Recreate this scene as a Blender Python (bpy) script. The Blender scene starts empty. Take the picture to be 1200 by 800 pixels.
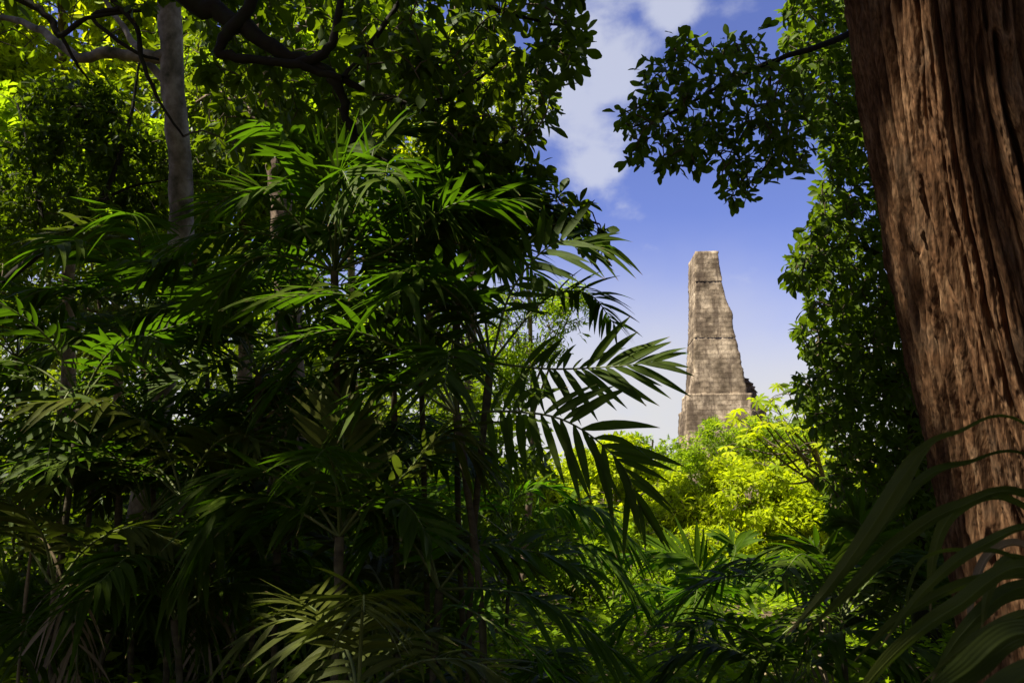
import bpy, math
import numpy as np
from mathutils import Vector

SC = bpy.context.scene
COL = SC.collection
rad = math.radians

# ------------------------------------------------------------------ camera
PITCH = rad(12.0)
CAM = np.array([0.0, 0.0, 1.6])
FP = 1200 * 28.0 / 36.0
FWD = np.array([0, math.cos(PITCH), math.sin(PITCH)])
UPV = np.array([0, -math.sin(PITCH), math.cos(PITCH)])
RGT = np.array([1.0, 0, 0])
cd = bpy.data.cameras.new("camera")
cam = bpy.data.objects.new("camera", cd)
COL.objects.link(cam)
cam.location = CAM
cam.rotation_euler = (math.pi / 2 + PITCH, 0, 0)
cd.lens = 28; cd.sensor_width = 36
cd.clip_start = 0.05; cd.clip_end = 3000
cd.dof.use_dof = True; cd.dof.focus_distance = 5.6; cd.dof.aperture_fstop = 7.1
SC.camera = cam

# ------------------------------------------------------------------ light
SUN_DIR = np.array([-0.44, -0.30, 0.845]); SUN_DIR /= np.linalg.norm(SUN_DIR)
SUN_EL = math.asin(SUN_DIR[2])
SUN_ROT = math.atan2(SUN_DIR[0], SUN_DIR[1])
SKY_STRENGTH = 0.06
SUN_STRENGTH = 5.0
EXPOSURE = 1.4
sl = bpy.data.lights.new("sun", 'SUN')
sl.energy = SUN_STRENGTH; sl.angle = rad(0.53); sl.color = (1.0, 0.93, 0.80)
so = bpy.data.objects.new("sun", sl); COL.objects.link(so)
so.rotation_euler = Vector(SUN_DIR).to_track_quat('Z', 'Y').to_euler()
so.location = (-20, -15, 60)

W = bpy.data.worlds.new("World"); SC.world = W; W.use_nodes = True
nt = W.node_tree; nt.nodes.clear()
def N(t, tree=None, **kw):
    n = (tree or nt).nodes.new(t)
    for k, v in kw.items(): setattr(n, k, v)
    return n
out = N('ShaderNodeOutputWorld'); bg = N('ShaderNodeBackground')
sky = N('ShaderNodeTexSky', sky_type='NISHITA', sun_disc=False, sun_elevation=SUN_EL, sun_rotation=SUN_ROT)
sky.altitude = 200; sky.air_density = 1.0; sky.dust_density = 0.6; sky.ozone_density = 3.0
tc = N('ShaderNodeTexCoord')
sep = N('ShaderNodeSeparateXYZ'); nt.links.new(tc.outputs['Generated'], sep.inputs[0])
def math_node(tree, op, a, b=None, c=None, clamp=False):
    n = tree.nodes.new('ShaderNodeMath'); n.operation = op; n.use_clamp = clamp
    for i, v in enumerate((a, b, c)):
        if v is None: continue
        if isinstance(v, (int, float)): n.inputs[i].default_value = v
        else: tree.links.new(v, n.inputs[i])
    return n.outputs[0]
def wm(op, a, b=None, c=None, clamp=False): return math_node(nt, op, a, b, c, clamp)
nz = N('ShaderNodeTexNoise'); nz.inputs['Scale'].default_value = 5.5; nz.inputs['Detail'].default_value = 7
nz.inputs['Roughness'].default_value = 0.55; nz.inputs['Distortion'].default_value = 0.3
mp = N('ShaderNodeMapping'); mp.inputs['Scale'].default_value = (1.0, 1.0, 1.35); mp.inputs['Location'].default_value = (0.7, 0.2, 0.3)
nt.links.new(tc.outputs['Generated'], mp.inputs[0]); nt.links.new(mp.outputs[0], nz.inputs['Vector'])
def P(px, py, d):
    return CAM + FWD * d + RGT * ((px - 600) / FP * d) + UPV * ((400 - py) / FP * d)
def pdir(px, py):
    v = P(px, py, 1.0) - CAM; return v / np.linalg.norm(v)
def blob(px, py, r):           # a bank of cloud towards one part of the sky
    d = pdir(px, py)
    vd = N('ShaderNodeVectorMath', operation='DISTANCE')
    nt.links.new(tc.outputs['Generated'], vd.inputs[0]); vd.inputs[1].default_value = d
    mr = N('ShaderNodeMapRange', interpolation_type='SMOOTHSTEP'); mr.inputs[1].default_value = 0; mr.inputs[2].default_value = r
    mr.inputs[3].default_value = 1; mr.inputs[4].default_value = 0
    nt.links.new(vd.outputs['Value'], mr.inputs[0]); return mr.outputs[0]
b = blob(670, 30, 0.11)
for a in ((725, 90, 0.10), (690, 150, 0.09), (690, 195, 0.085), (640, 110, .12), (790, 5, 0.06), (560, 150, .15)):
    b = wm('MAXIMUM', b, blob(*a))
nzw = N('ShaderNodeTexNoise'); nzw.inputs['Scale'].default_value = 4.0; nzw.inputs['Detail'].default_value = 8; nzw.inputs['Distortion'].default_value = 0.8
mpw = N('ShaderNodeMapping'); mpw.inputs['Scale'].default_value = (1.0, 1.0, 4.5); nt.links.new(tc.outputs['Generated'], mpw.inputs[0]); nt.links.new(mpw.outputs[0], nzw.inputs['Vector'])
dens = wm('ADD', wm('ADD', nz.outputs['Fac'], wm('MULTIPLY', b, 0.22)), wm('MULTIPLY', wm('SUBTRACT', nzw.outputs['Fac'], 0.48), 0.26))
mr = N('ShaderNodeMapRange', interpolation_type='SMOOTHSTEP')
mr.inputs[1].default_value = 0.57; mr.inputs[2].default_value = 0.76; mr.inputs[3].default_value = 0; mr.inputs[4].default_value = 0.75
nt.links.new(dens, mr.inputs[0])
# thin high white haze towards the horizon
mh = N('ShaderNodeMapRange', interpolation_type='SMOOTHSTEP')
mh.inputs[1].default_value = 0.36; mh.inputs[2].default_value = 0.12; mh.inputs[3].default_value = 0; mh.inputs[4].default_value = 0.95
nz2 = N('ShaderNodeTexNoise'); nz2.inputs['Scale'].default_value = 3.0; nz2.inputs['Detail'].default_value = 4
nt.links.new(mp.outputs[0], nz2.inputs['Vector'])
nt.links.new(wm('ADD', sep.outputs[2], wm('MULTIPLY', wm('SUBTRACT', nz2.outputs['Fac'], 0.5), 0.16)), mh.inputs[0])
tint = N('ShaderNodeMix', data_type='RGBA', blend_type='MULTIPLY'); tint.inputs[0].default_value = 1.0
nt.links.new(sky.outputs[0], tint.inputs[6]); tint.inputs[7].default_value = (0.93, 0.80, 1.16, 1)
c1 = N('ShaderNodeMix', data_type='RGBA'); nt.links.new(mh.outputs[0], c1.inputs[0]); nt.links.new(tint.outputs[2], c1.inputs[6]); c1.inputs[7].default_value = (4.75, 4.7, 4.65, 1)
c2 = N('ShaderNodeMix', data_type='RGBA'); nt.links.new(mr.outputs[0], c2.inputs[0]); nt.links.new(c1.outputs[2], c2.inputs[6]); c2.inputs[7].default_value = (4.3, 4.5, 5.2, 1)
nt.links.new(c2.outputs[2], bg.inputs[0]); bg.inputs[1].default_value = SKY_STRENGTH
nt.links.new(bg.outputs[0], out.inputs[0])

SC.view_settings.view_transform = 'Standard'; SC.view_settings.look = 'None'
SC.view_settings.exposure = EXPOSURE; SC.view_settings.gamma = 1.0
SC.render.engine = 'CYCLES'
cy = SC.cycles
cy.max_bounces = 5; cy.diffuse_bounces = 3; cy.glossy_bounces = 2; cy.transmission_bounces = 4; cy.transparent_max_bounces = 4
cy.use_denoising = True
cy.sample_clamp_indirect = 4.0
cy.caustics_reflective = False; cy.caustics_refractive = False
try: cy.denoiser = 'OPENIMAGEDENOISE'
except Exception: pass

# ------------------------------------------------------------------ helpers
def norm(v):
    v = np.asarray(v, float)
    return v / np.maximum(np.linalg.norm(v, axis=-1, keepdims=True), 1e-9)
def mat_new(name):
    m = bpy.data.materials.new(name); m.use_nodes = True; m.node_tree.nodes.clear(); return m, m.node_tree

def leaf_mat(name, a, b, trans, tw=0.45, rough=0.42, spec=0.45, ribs=0.0, tips=False):
    m, t = mat_new(name)
    o = N('ShaderNodeOutputMaterial', t); p = N('ShaderNodeBsdfPrincipled', t); tr = N('ShaderNodeBsdfTranslucent', t); mx = N('ShaderNodeMixShader', t)
    at = N('ShaderNodeAttribute', t, attribute_name='var')
    mix = N('ShaderNodeMix', t, data_type='RGBA')
    t.links.new(at.outputs['Fac'], mix.inputs[0]); mix.inputs[6].default_value = (*a, 1); mix.inputs[7].default_value = (*b, 1)
    uv = N('ShaderNodeUVMap', t); sx = N('ShaderNodeSeparateXYZ', t); t.links.new(uv.outputs[0], sx.inputs[0])
    off = math_node(t, 'ABSOLUTE', math_node(t, 'SUBTRACT', sx.outputs[0], 0.5))
    mr = N('ShaderNodeMapRange', t); mr.inputs[1].default_value = 0.02; mr.inputs[2].default_value = 0.07; mr.inputs[3].default_value = 1.5; mr.inputs[4].default_value = 1.0
    t.links.new(off, mr.inputs[0])
    no = N('ShaderNodeTexNoise', t); no.inputs['Scale'].default_value = 9.0; no.inputs['Detail'].default_value = 3
    tcc = N('ShaderNodeTexCoord', t); t.links.new(tcc.outputs['Object'], no.inputs['Vector'])
    mr2 = N('ShaderNodeMapRange', t); mr2.inputs[1].default_value = 0.3; mr2.inputs[2].default_value = 0.7; mr2.inputs[3].default_value = 0.75; mr2.inputs[4].default_value = 1.25
    t.links.new(no.outputs['Fac'], mr2.inputs[0])
    k = math_node(t, 'MULTIPLY', mr.outputs[0], mr2.outputs[0])
    sc = N('ShaderNodeVectorMath', t, operation='SCALE'); t.links.new(mix.outputs[2], sc.inputs[0]); t.links.new(k, sc.inputs['Scale'])
    if tips:      # dry brown tips and blotches
        no3 = N('ShaderNodeTexNoise', t); no3.inputs['Scale'].default_value = 5.0; no3.inputs['Detail'].default_value = 5
        t.links.new(tcc.outputs['Object'], no3.inputs['Vector'])
        mr3 = N('ShaderNodeMapRange', t, interpolation_type='SMOOTHSTEP'); mr3.inputs[1].default_value = 1.24; mr3.inputs[2].default_value = 1.40
        t.links.new(math_node(t, 'ADD', math_node(t, 'POWER', sx.outputs[1], 6.0), no3.outputs['Fac']), mr3.inputs[0])
        mb = N('ShaderNodeMix', t, data_type='RGBA'); t.links.new(mr3.outputs[0], mb.inputs[0]); t.links.new(sc.outputs[0], mb.inputs[6]); mb.inputs[7].default_value = (0.20, 0.14, 0.06, 1)
        t.links.new(mb.outputs[2], p.inputs['Base Color'])
    else: t.links.new(sc.outputs[0], p.inputs['Base Color'])
    p.inputs['Roughness'].default_value = rough; p.inputs['Specular IOR Level'].default_value = spec
    mt = N('ShaderNodeMix', t, data_type='RGBA', blend_type='MULTIPLY'); mt.inputs[0].default_value = 0.35
    mt.inputs[6].default_value = (*trans, 1)
    vv = N('ShaderNodeCombineXYZ', t)
    for i in range(3): t.links.new(math_node(t, 'MULTIPLY_ADD', at.outputs['Fac'], 0.9, 0.4), vv.inputs[i])
    t.links.new(vv.outputs[0], mt.inputs[7]); t.links.new(mt.outputs[2], tr.inputs[0])
    if ribs > 0:
        bp = N('ShaderNodeBump', t); bp.inputs['Strength'].default_value = ribs; bp.inputs['Distance'].default_value = 0.004
        t.links.new(math_node(t, 'SINE', math_node(t, 'MULTIPLY', sx.outputs[0], 50.0)), bp.inputs['Height'])
        t.links.new(bp.outputs[0], p.inputs['Normal'])
    mx.inputs[0].default_value = tw
    t.links.new(p.outputs[0], mx.inputs[1]); t.links.new(tr.outputs[0], mx.inputs[2]); t.links.new(mx.outputs[0], o.inputs[0])
    return m

def noise_mat(name, cols, scale=(1, 1, 1), nscale=4.0, detail=8, rough=0.9, bump=0.3, bdist=0.02, stops=(0.3, 0.5, 0.7), spec=0.2, fine=0):
    m, t = mat_new(name)
    o = N('ShaderNodeOutputMaterial', t); p = N('ShaderNodeBsdfPrincipled', t)
    tcc = N('ShaderNodeTexCoord', t); mpp = N('ShaderNodeMapping', t); mpp.inputs['Scale'].default_value = scale
    t.links.new(tcc.outputs['Object'], mpp.inputs[0])
    no = N('ShaderNodeTexNoise', t); no.inputs['Scale'].default_value = nscale; no.inputs['Detail'].default_value = detail; no.inputs['Roughness'].default_value = 0.62
    t.links.new(mpp.outputs[0], no.inputs['Vector'])
    cr = N('ShaderNodeValToRGB', t)
    while len(cr.color_ramp.elements) < len(cols): cr.color_ramp.elements.new(0.5)
    for e, s, c in zip(cr.color_ramp.elements, stops, cols): e.position = s; e.color = (*c, 1)
    t.links.new(no.outputs['Fac'], cr.inputs[0]); base = cr.outputs[0]
    if fine:      # fine flecks of grey lichen and paler fibre
        nf = N('ShaderNodeTexNoise', t); nf.inputs['Scale'].default_value = nscale * fine; nf.inputs['Detail'].default_value = 6
        t.links.new(mpp.outputs[0], nf.inputs['Vector'])
        mf = N('ShaderNodeMapRange', t); mf.inputs[1].default_value = 0.35; mf.inputs[2].default_value = 0.65; mf.inputs[3].default_value = 0.6; mf.inputs[4].default_value = 1.4
        t.links.new(nf.outputs['Fac'], mf.inputs[0])
        sv = N('ShaderNodeVectorMath', t, operation='SCALE'); t.links.new(base, sv.inputs[0]); t.links.new(mf.outputs[0], sv.inputs['Scale'])
        ng = N('ShaderNodeTexNoise', t); ng.inputs['Scale'].default_value = 3.0; ng.inputs['Detail'].default_value = 8; t.links.new(tcc.outputs['Object'], ng.inputs['Vector'])
        mg = N('ShaderNodeMapRange', t, interpolation_type='SMOOTHSTEP'); mg.inputs[1].default_value = 0.53; mg.inputs[2].default_value = 0.66; mg.inputs[3].default_value = 0; mg.inputs[4].default_value = 0.12
        t.links.new(ng.outputs['Fac'], mg.inputs[0])
        mxg = N('ShaderNodeMix', t, data_type='RGBA'); t.links.new(mg.outputs[0], mxg.inputs[0]); t.links.new(sv.outputs[0], mxg.inputs[6]); mxg.inputs[7].default_value = (0.17, 0.145, 0.10, 1)
        base = mxg.outputs[2]
    t.links.new(base, p.inputs['Base Color'])
    p.inputs['Roughness'].default_value = rough; p.inputs['Specular IOR Level'].default_value = spec
    if bump:
        no2 = N('ShaderNodeTexNoise', t); no2.inputs['Scale'].default_value = nscale * 3.1; no2.inputs['Detail'].default_value = 8
        t.links.new(mpp.outputs[0], no2.inputs['Vector'])
        bp = N('ShaderNodeBump', t); bp.inputs['Strength'].default_value = bump; bp.inputs['Distance'].default_value = bdist
        t.links.new(no2.outputs['Fac'], bp.inputs['Height']); t.links.new(bp.outputs[0], p.inputs['Normal'])
    t.links.new(p.outputs[0], o.inputs[0])
    return m

def mesh_obj(name, V, F, mats, parent=None, var=None, uv=None, midx=None, smooth=True, origin=None):
    """V world-space verts, F quads; origin = parent's world place"""
    V = np.asarray(V, np.float32).copy(); F = np.asarray(F, np.int32)
    if origin is not None: V -= np.asarray(origin, np.float32)
    me = bpy.data.meshes.new(name)
    k = F.shape[1]
    me.vertices.add(len(V)); me.vertices.foreach_set('co', V.ravel())
    me.loops.add(F.size); me.loops.foreach_set('vertex_index', F.ravel())
    me.polygons.add(len(F)); me.polygons.foreach_set('loop_start', np.arange(0, F.size, k, dtype=np.int32))
    me.polygons.foreach_set('loop_total', np.full(len(F), k, np.int32))
    if smooth: me.polygons.foreach_set('use_smooth', np.ones(len(F), bool))
    for m in (mats if isinstance(mats, (list, tuple)) else [mats]): me.materials.append(m)
    if midx is not None: me.polygons.foreach_set('material_index', np.asarray(midx, np.int32))
    if var is not None:
        at = me.attributes.new('var', 'FLOAT', 'POINT'); at.data.foreach_set('value', np.asarray(var, np.float32))
    if uv is not None:
        ul = me.uv_layers.new(name='UVMap'); ul.data.foreach_set('uv', np.asarray(uv, np.float32)[F.ravel()].ravel())
    me.update(calc_edges=True)
    o = bpy.data.objects.new(name, me); COL.objects.link(o)
    if parent is not None: o.parent = parent
    return o

def thing(name, label, cat, loc, group=None):
    o = bpy.data.objects.new(name, None); COL.objects.link(o); o.location = [float(x) for x in loc]
    o.empty_display_size = 0.2
    o['label'] = label; o['category'] = cat
    if group: o['group'] = group
    return o
def tag(o, label=None, cat=None, group=None, kind=None):
    if label: o['label'] = label
    if cat: o['category'] = cat
    if group: o['group'] = group
    if kind: o['kind'] = kind
    return o

def catmull(pts, n):
    p = np.asarray(pts, float)
    if len(p) == 2: return p[0] + (p[1] - p[0]) * np.linspace(0, 1, n)[:, None]
    q = np.vstack([2 * p[0] - p[1], p, 2 * p[-1] - p[-2]])
    u = np.linspace(0, len(p) - 1, n); i = np.minimum(u.astype(int), len(p) - 2); t = (u - i)[:, None]
    a, b_, c, d = q[i], q[i + 1], q[i + 2], q[i + 3]
    return 0.5 * ((2 * b_) + (c - a) * t + (2 * a - 5 * b_ + 4 * c - d) * t ** 2 + (3 * b_ - a - 3 * c + d) * t ** 3)

def tube(pts, radii, seg=8, rng=None, rough=0.0):
    pts = np.asarray(pts, float); n = len(pts); radii = np.asarray(radii, float)
    T = norm(np.gradient(pts, axis=0))
    ref = np.array([0.31, 0.9, 0.2]); ref = ref if abs(T[0] @ ref) < 0.9 else np.array([1.0, 0, 0])
    A = np.zeros_like(T); a = ref
    for i in range(n):
        a = a - (a @ T[i]) * T[i]; a = a / max(np.linalg.norm(a), 1e-9); A[i] = a
    B = np.cross(T, A)
    th = np.linspace(0, 2 * np.pi, seg, endpoint=False)
    R = radii[:, None] * np.ones(seg)[None]
    if rough and rng is not None:
        g = rng.normal(0, 1, (n, seg)); g = (g + np.roll(g, 1, 1) + np.roll(g, -1, 1)) / 1.8
        R = R * (1 + rough * g)
    V = pts[:, None, :] + R[..., None] * (np.cos(th)[None, :, None] * A[:, None, :] + np.sin(th)[None, :, None] * B[:, None, :])
    i, j = np.meshgrid(np.arange(n - 1), np.arange(seg), indexing='ij'); j2 = (j + 1) % seg
    F = np.stack([i * seg + j, i * seg + j2, (i + 1) * seg + j2, (i + 1) * seg + j], -1).reshape(-1, 4)
    return V.reshape(-1, 3), F

class Buf:
    def __init__(s): s.V = []; s.F = []; s.var = []; s.uv = []; s.mi = []; s.n = 0
    def add(s, V, F, var=0.5, uv=None, mi=0):
        V = np.asarray(V, np.float32); s.V.append(V); s.F.append(np.asarray(F) + s.n)
        s.var.append(np.broadcast_to(np.asarray(var, np.float32), (len(V),)))
        s.uv.append(np.full((len(V), 2), 0.2, np.float32) if uv is None else uv)
        s.mi.append(np.full(len(F), mi)); s.n += len(V)
    def build(s, name, mats, parent=None, origin=None, smooth=True):
        return mesh_obj(name, np.vstack(s.V), np.vstack(s.F), mats, parent, np.concatenate(s.var), np.vstack(s.uv), np.concatenate(s.mi), smooth, origin)

# leaf template: rows along the blade, three columns (edge, midrib, edge)
def leaf_template(rows, belly=0.55, fold=0.10, curl=0.12, tip=0.06):
    s = np.linspace(0, 1, rows)
    w = np.sin(np.pi * np.clip(s, 0, 1) ** (math.log(0.5) / math.log(belly))) ** 0.85
    w = np.maximum(w, tip); w[0] = 0.10
    x, y, z, u, v = [], [], [], [], []
    for k in range(rows):
        for c in (-1, 0, 1):
            x.append(c * w[k] * 0.5); y.append(s[k]); z.append((fold * w[k] * abs(c)) - curl * s[k] ** 2); u.append(0.5 + 0.5 * c); v.append(s[k])
    F = []
    for k in range(rows - 1):
        for c in (0, 1):
            a = k * 3 + c; F.append((a, a + 1, a + 4, a + 3))
    return np.array([x, y, z]).T, np.array(F), np.array([u, v]).T
TPL_FINE = leaf_template(6, belly=0.60)
TPL_OVAL = leaf_template(6, belly=0.64, fold=0.07, curl=0.10, tip=0.22)
TPL_MID = leaf_template(4, belly=0.58)
TPL_LOW = leaf_template(3, belly=0.52, tip=0.12)

def add_leaves(buf, pos, T, Nn, L, Wd, var, tpl, mi=0):
    tv, tf, tu = tpl
    n = len(pos)
    T = norm(T); Nn = norm(Nn - (Nn * T).sum(1, keepdims=True) * T); B = np.cross(T, Nn)
    V = (pos[:, None, :] + T[:, None, :] * (tv[None, :, 1, None] * L[:, None, None]) + B[:, None, :] * (tv[None, :, 0, None] * Wd[:, None, None])
         + Nn[:, None, :] * (tv[None, :, 2, None] * L[:, None, None]))
    k = len(tv)
    F = (tf[None] + (np.arange(n) * k)[:, None, None]).reshape(-1, 4)
    buf.add(V.reshape(-1, 3), F, np.repeat(var, k), np.tile(tu, (n, 1)), mi)

def whorls(buf, rng, C, axis, per=(5, 8), L=0.15, ratio=0.42, droop=0.25, tpl=TPL_MID, spread=0.9, jitter=0.03, mi=0, upbias=0.8, varmu=None):
    """a rosette of leaves round every twig end"""
    n = rng.integers(per[0], per[1] + 1, len(C)); idx = np.repeat(np.arange(len(C)), n)
    ax = norm(axis)[idx]; M = len(idx)
    r = rng.normal(0, 1, (M, 3)); r = norm(r - (r * ax).sum(1, keepdims=True) * ax)
    T = ax * rng.uniform(0.15, 0.9, (M, 1)) + r * spread + np.array([0, 0, -1.0]) * rng.uniform(0, 2 * droop, (M, 1))
    T = norm(T)
    Nn = np.array([0, 0, 1.0]) * upbias + rng.normal(0, 0.45, (M, 3)) + ax * 0.3
    Ls = L * rng.uniform(0.6, 1.15, M)
    pos = C[idx] + rng.normal(0, jitter, (M, 3))
    cv = rng.uniform(0, 1, len(C)) if varmu is None else varmu
    var = np.clip(cv[idx] * 0.6 + rng.uniform(0, 1, M) * 0.4, 0, 1)
    add_leaves(buf, pos, T, Nn, Ls, Ls * ratio * rng.uniform(0.8, 1.15, M), var, tpl, mi)

def lobes(rng, cen, rx, m, lr, n, shell=0.5):
    """clumped cloud of twig ends inside an ellipsoid: m lobes, n points"""
    cen = np.asarray(cen, float); rx = np.asarray(rx, float)
    c = norm(rng.normal(0, 1, (m, 3))) * (rng.uniform(0.25, 1, (m, 1)) ** 0.5) * (1 - lr * 0.6)
    rr = lr * rng.uniform(0.6, 1.25, m)
    k = rng.integers(0, m, n)
    d = norm(rng.normal(0, 1, (n, 3)))
    p = c[k] + d * (rng.uniform(0, 1, (n, 1)) ** (1 / 3 * (1 - shell) + 0.05)) * rr[k][:, None]
    return cen + p * rx, norm(d * rx + np.array([0, 0, 0.35 * rx.mean()])), c[k]

def in_poly(p, poly):
    x, y = p[:, 0], p[:, 1]; r = np.zeros(len(p), bool); n = len(poly)
    for i in range(n):
        x1, y1 = poly[i]; x2, y2 = poly[(i + 1) % n]
        c = ((y1 > y) != (y2 > y)) & (x < (x2 - x1) * (y - y1) / ((y2 - y1) if y2 != y1 else 1e-9) + x1); r ^= c
    return r
def outline_points(rng, poly, n, d0, d1):
    """twig ends filling a crown whose outline is known, spread over real depth"""
    poly = np.asarray(poly, float); lo, hi = poly.min(0), poly.max(0); outp = []
    while len(outp) < n:
        q = rng.uniform(lo, hi, (n * 3, 2)); q = q[in_poly(q, poly)]; outp.extend(q.tolist())
    q = np.array(outp[:n]); d = rng.uniform(d0, d1, n)
    return np.array([P(a, b_, c) for (a, b_), c in zip(q, d)])

def twigs(buf, rng, nodes, C, r=0.006, mi=1, sag=0.05, seg=4, maxd=3.0):
    """join every twig end to the nearest wood, older twigs carrying younger ones; returns the twig's end direction"""
    nodes = np.asarray(nodes, float); allp = [nodes]; tree = nodes.copy()
    d0 = np.array([np.min(((tree - c) ** 2).sum(1)) for c in C]); order = np.argsort(d0)
    ax = np.zeros_like(C); cap = np.zeros((len(nodes) + 4 * len(C), 3)); cap[:len(nodes)] = nodes; cnt = len(nodes)
    for o in order:
        c = C[o]; dd = ((cap[:cnt] - c) ** 2).sum(1); i = int(np.argmin(dd)); a = cap[i]; L = math.sqrt(dd[i])
        if L < 1e-4: ax[o] = (0, 0, 1); continue
        mid = (a + c) / 2 + rng.normal(0, 0.10 * L, 3) + np.array([0, 0, 0.08 * L])
        pts = catmull([a, mid, c], 5 if L > 0.2 else 3)
        rr = r * (1 + min(L, 2.5) * 1.3)
        if L < maxd:
            V, F = tube(pts, np.linspace(rr, r * 0.6, len(pts)), seg); buf.add(V, F, 0.5, None, mi)
        ax[o] = norm(pts[-1] - pts[-2])
        k = pts[1:]; cap[cnt:cnt + len(k)] = k; cnt += len(k)
    return ax

# gaps in the canopy through which shafts of sun reach the understorey: (pixel x, y, distance, radius)
GAPS = []
def gap_keep(C, extra=1.0):
    keep = np.ones(len(C), bool)
    for (p, r) in GAPS:
        v = C - p; t = v @ SUN_DIR; d = np.linalg.norm(v - t[:, None] * SUN_DIR, axis=1)
        keep &= ~((t > 1.0) & (d < r * extra + 0.18))
    return keep
def in_view(C, m=0.06):
    v = C - CAM; d = v @ FWD; x = (v @ RGT) / np.maximum(d, 1e-3); y = (v @ UPV) / np.maximum(d, 1e-3)
    return (d > 0) & (np.abs(x) < 600 / FP + m) & (np.abs(y) < 400 / FP + m)

# ------------------------------------------------------------------ materials
M_BARK = noise_mat('bark_red', [(0.044, 0.0225, 0.0105), (0.108, 0.054, 0.025), (0.205, 0.120, 0.061)], scale=(1, 1, 0.14), nscale=16, detail=14, rough=0.97, bump=1.0, bdist=0.008, spec=0.08, stops=(0.32, 0.50, 0.68), fine=6.0)
M_BARK_PALE = noise_mat('bark_pale', [(0.05, 0.05, 0.025), (0.19, 0.155, 0.115), (0.36, 0.31, 0.25)], scale=(1, 1, 0.8), nscale=4.5, bump=0.4, bdist=0.02, stops=(0.34, 0.5, 0.66))
M_BARK_BROWN = noise_mat('bark_brown', [(0.08, 0.055, 0.038), (0.17, 0.12, 0.085), (0.27, 0.20, 0.14)], scale=(1, 1, 0.5), nscale=8, bump=0.6, bdist=0.02)
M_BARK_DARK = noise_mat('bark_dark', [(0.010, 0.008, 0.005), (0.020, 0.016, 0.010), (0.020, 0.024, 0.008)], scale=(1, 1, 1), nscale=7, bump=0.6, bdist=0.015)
M_TWIG = noise_mat('twig', [(0.05, 0.038, 0.024), (0.10, 0.075, 0.05), (0.13, 0.11, 0.06)], nscale=9, bump=0)
M_PSTEM = noise_mat('palm_stem', [(0.035, 0.03, 0.018), (0.075, 0.06, 0.035), (0.11, 0.10, 0.05)], scale=(1, 1, 3), nscale=7, bump=0.4, bdist=0.01)
M_RIB = noise_mat('palm_midrib', [(0.05, 0.07, 0.02), (0.09, 0.11, 0.03), (0.13, 0.14, 0.05)], nscale=6, bump=0, rough=0.5)
M_DRY = noise_mat('dry_cane', [(0.08, 0.06, 0.03), (0.16, 0.12, 0.065), (0.26, 0.20, 0.12)], nscale=9, bump=0.2)
M_SOIL = noise_mat('forest_soil', [(0.03, 0.022, 0.014), (0.07, 0.05, 0.03), (0.13, 0.09, 0.05)], nscale=3.5, bump=0.8, bdist=0.05)
L_PALM = leaf_mat('palm_leaf', (0.036, 0.060, 0.005), (0.058, 0.086, 0.006), (0.095, 0.21, 0.004), tw=0.38, rough=0.5, spec=0.10, ribs=0.2, tips=True)
L_PALM_OLIVE = leaf_mat('palm_leaf_olive', (0.044, 0.058, 0.007), (0.078, 0.086, 0.012), (0.10, 0.14, 0.008), tw=0.34, rough=0.5, spec=0.12, ribs=0.25, tips=True)
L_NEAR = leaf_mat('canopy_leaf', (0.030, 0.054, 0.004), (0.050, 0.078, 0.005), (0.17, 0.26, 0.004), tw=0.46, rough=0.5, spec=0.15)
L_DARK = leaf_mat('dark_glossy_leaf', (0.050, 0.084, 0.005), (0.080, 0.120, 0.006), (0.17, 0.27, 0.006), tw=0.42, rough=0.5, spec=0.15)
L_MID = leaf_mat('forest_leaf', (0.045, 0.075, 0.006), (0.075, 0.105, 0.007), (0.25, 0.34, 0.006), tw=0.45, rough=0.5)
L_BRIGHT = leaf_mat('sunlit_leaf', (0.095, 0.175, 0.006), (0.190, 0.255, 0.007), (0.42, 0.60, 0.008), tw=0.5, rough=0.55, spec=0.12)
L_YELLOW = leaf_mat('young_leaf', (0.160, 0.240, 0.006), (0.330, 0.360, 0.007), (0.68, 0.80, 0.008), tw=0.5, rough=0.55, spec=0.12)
L_STRAP = leaf_mat('strap_leaf', (0.034, 0.048, 0.006), (0.066, 0.074, 0.012), (0.10, 0.15, 0.01), tw=0.3, rough=0.5, spec=0.15, ribs=0.2, tips=True)
L_DRYLEAF = leaf_mat('dry_leaf', (0.17, 0.125, 0.07), (0.27, 0.20, 0.12), (0.25, 0.18, 0.08), tw=0.25, rough=0.6)

L_PALM_LIT = leaf_mat('palm_leaf_lit', (0.040, 0.080, 0.004), (0.066, 0.110, 0.005), (0.12, 0.30, 0.004), tw=0.42, rough=0.5, spec=0.10, ribs=0.2, tips=True)  # brighter copy of palm_leaf, the sun on these fronds put into the colour
GROUND_Z = 0.0
def ground_h(x, y):
    return 0.12 * np.sin(x * 0.35 + 1) * np.cos(y * 0.27) + 0.05 * np.sin(x * 1.3) * np.sin(y * 1.1 + 2)
gx = np.concatenate([np.linspace(-600, -45, 30), np.linspace(-40, 40, 161), np.linspace(45, 600, 30)])
gy = np.concatenate([np.linspace(-300, -25, 20), np.linspace(-20, 60, 161), np.linspace(65, 900, 40)])
X, Y = np.meshgrid(gx, gy, indexing='ij')
Z = ground_h(X, Y)
nx, ny = X.shape
i, j = np.meshgrid(np.arange(nx - 1), np.arange(ny - 1), indexing='ij')
F = np.stack([i * ny + j, (i + 1) * ny + j, (i + 1) * ny + j + 1, i * ny + j + 1], -1).reshape(-1, 4)
tag(mesh_obj('ground', np.stack([X, Y, Z], -1).reshape(-1, 3), F, M_SOIL), kind='structure')

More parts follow.
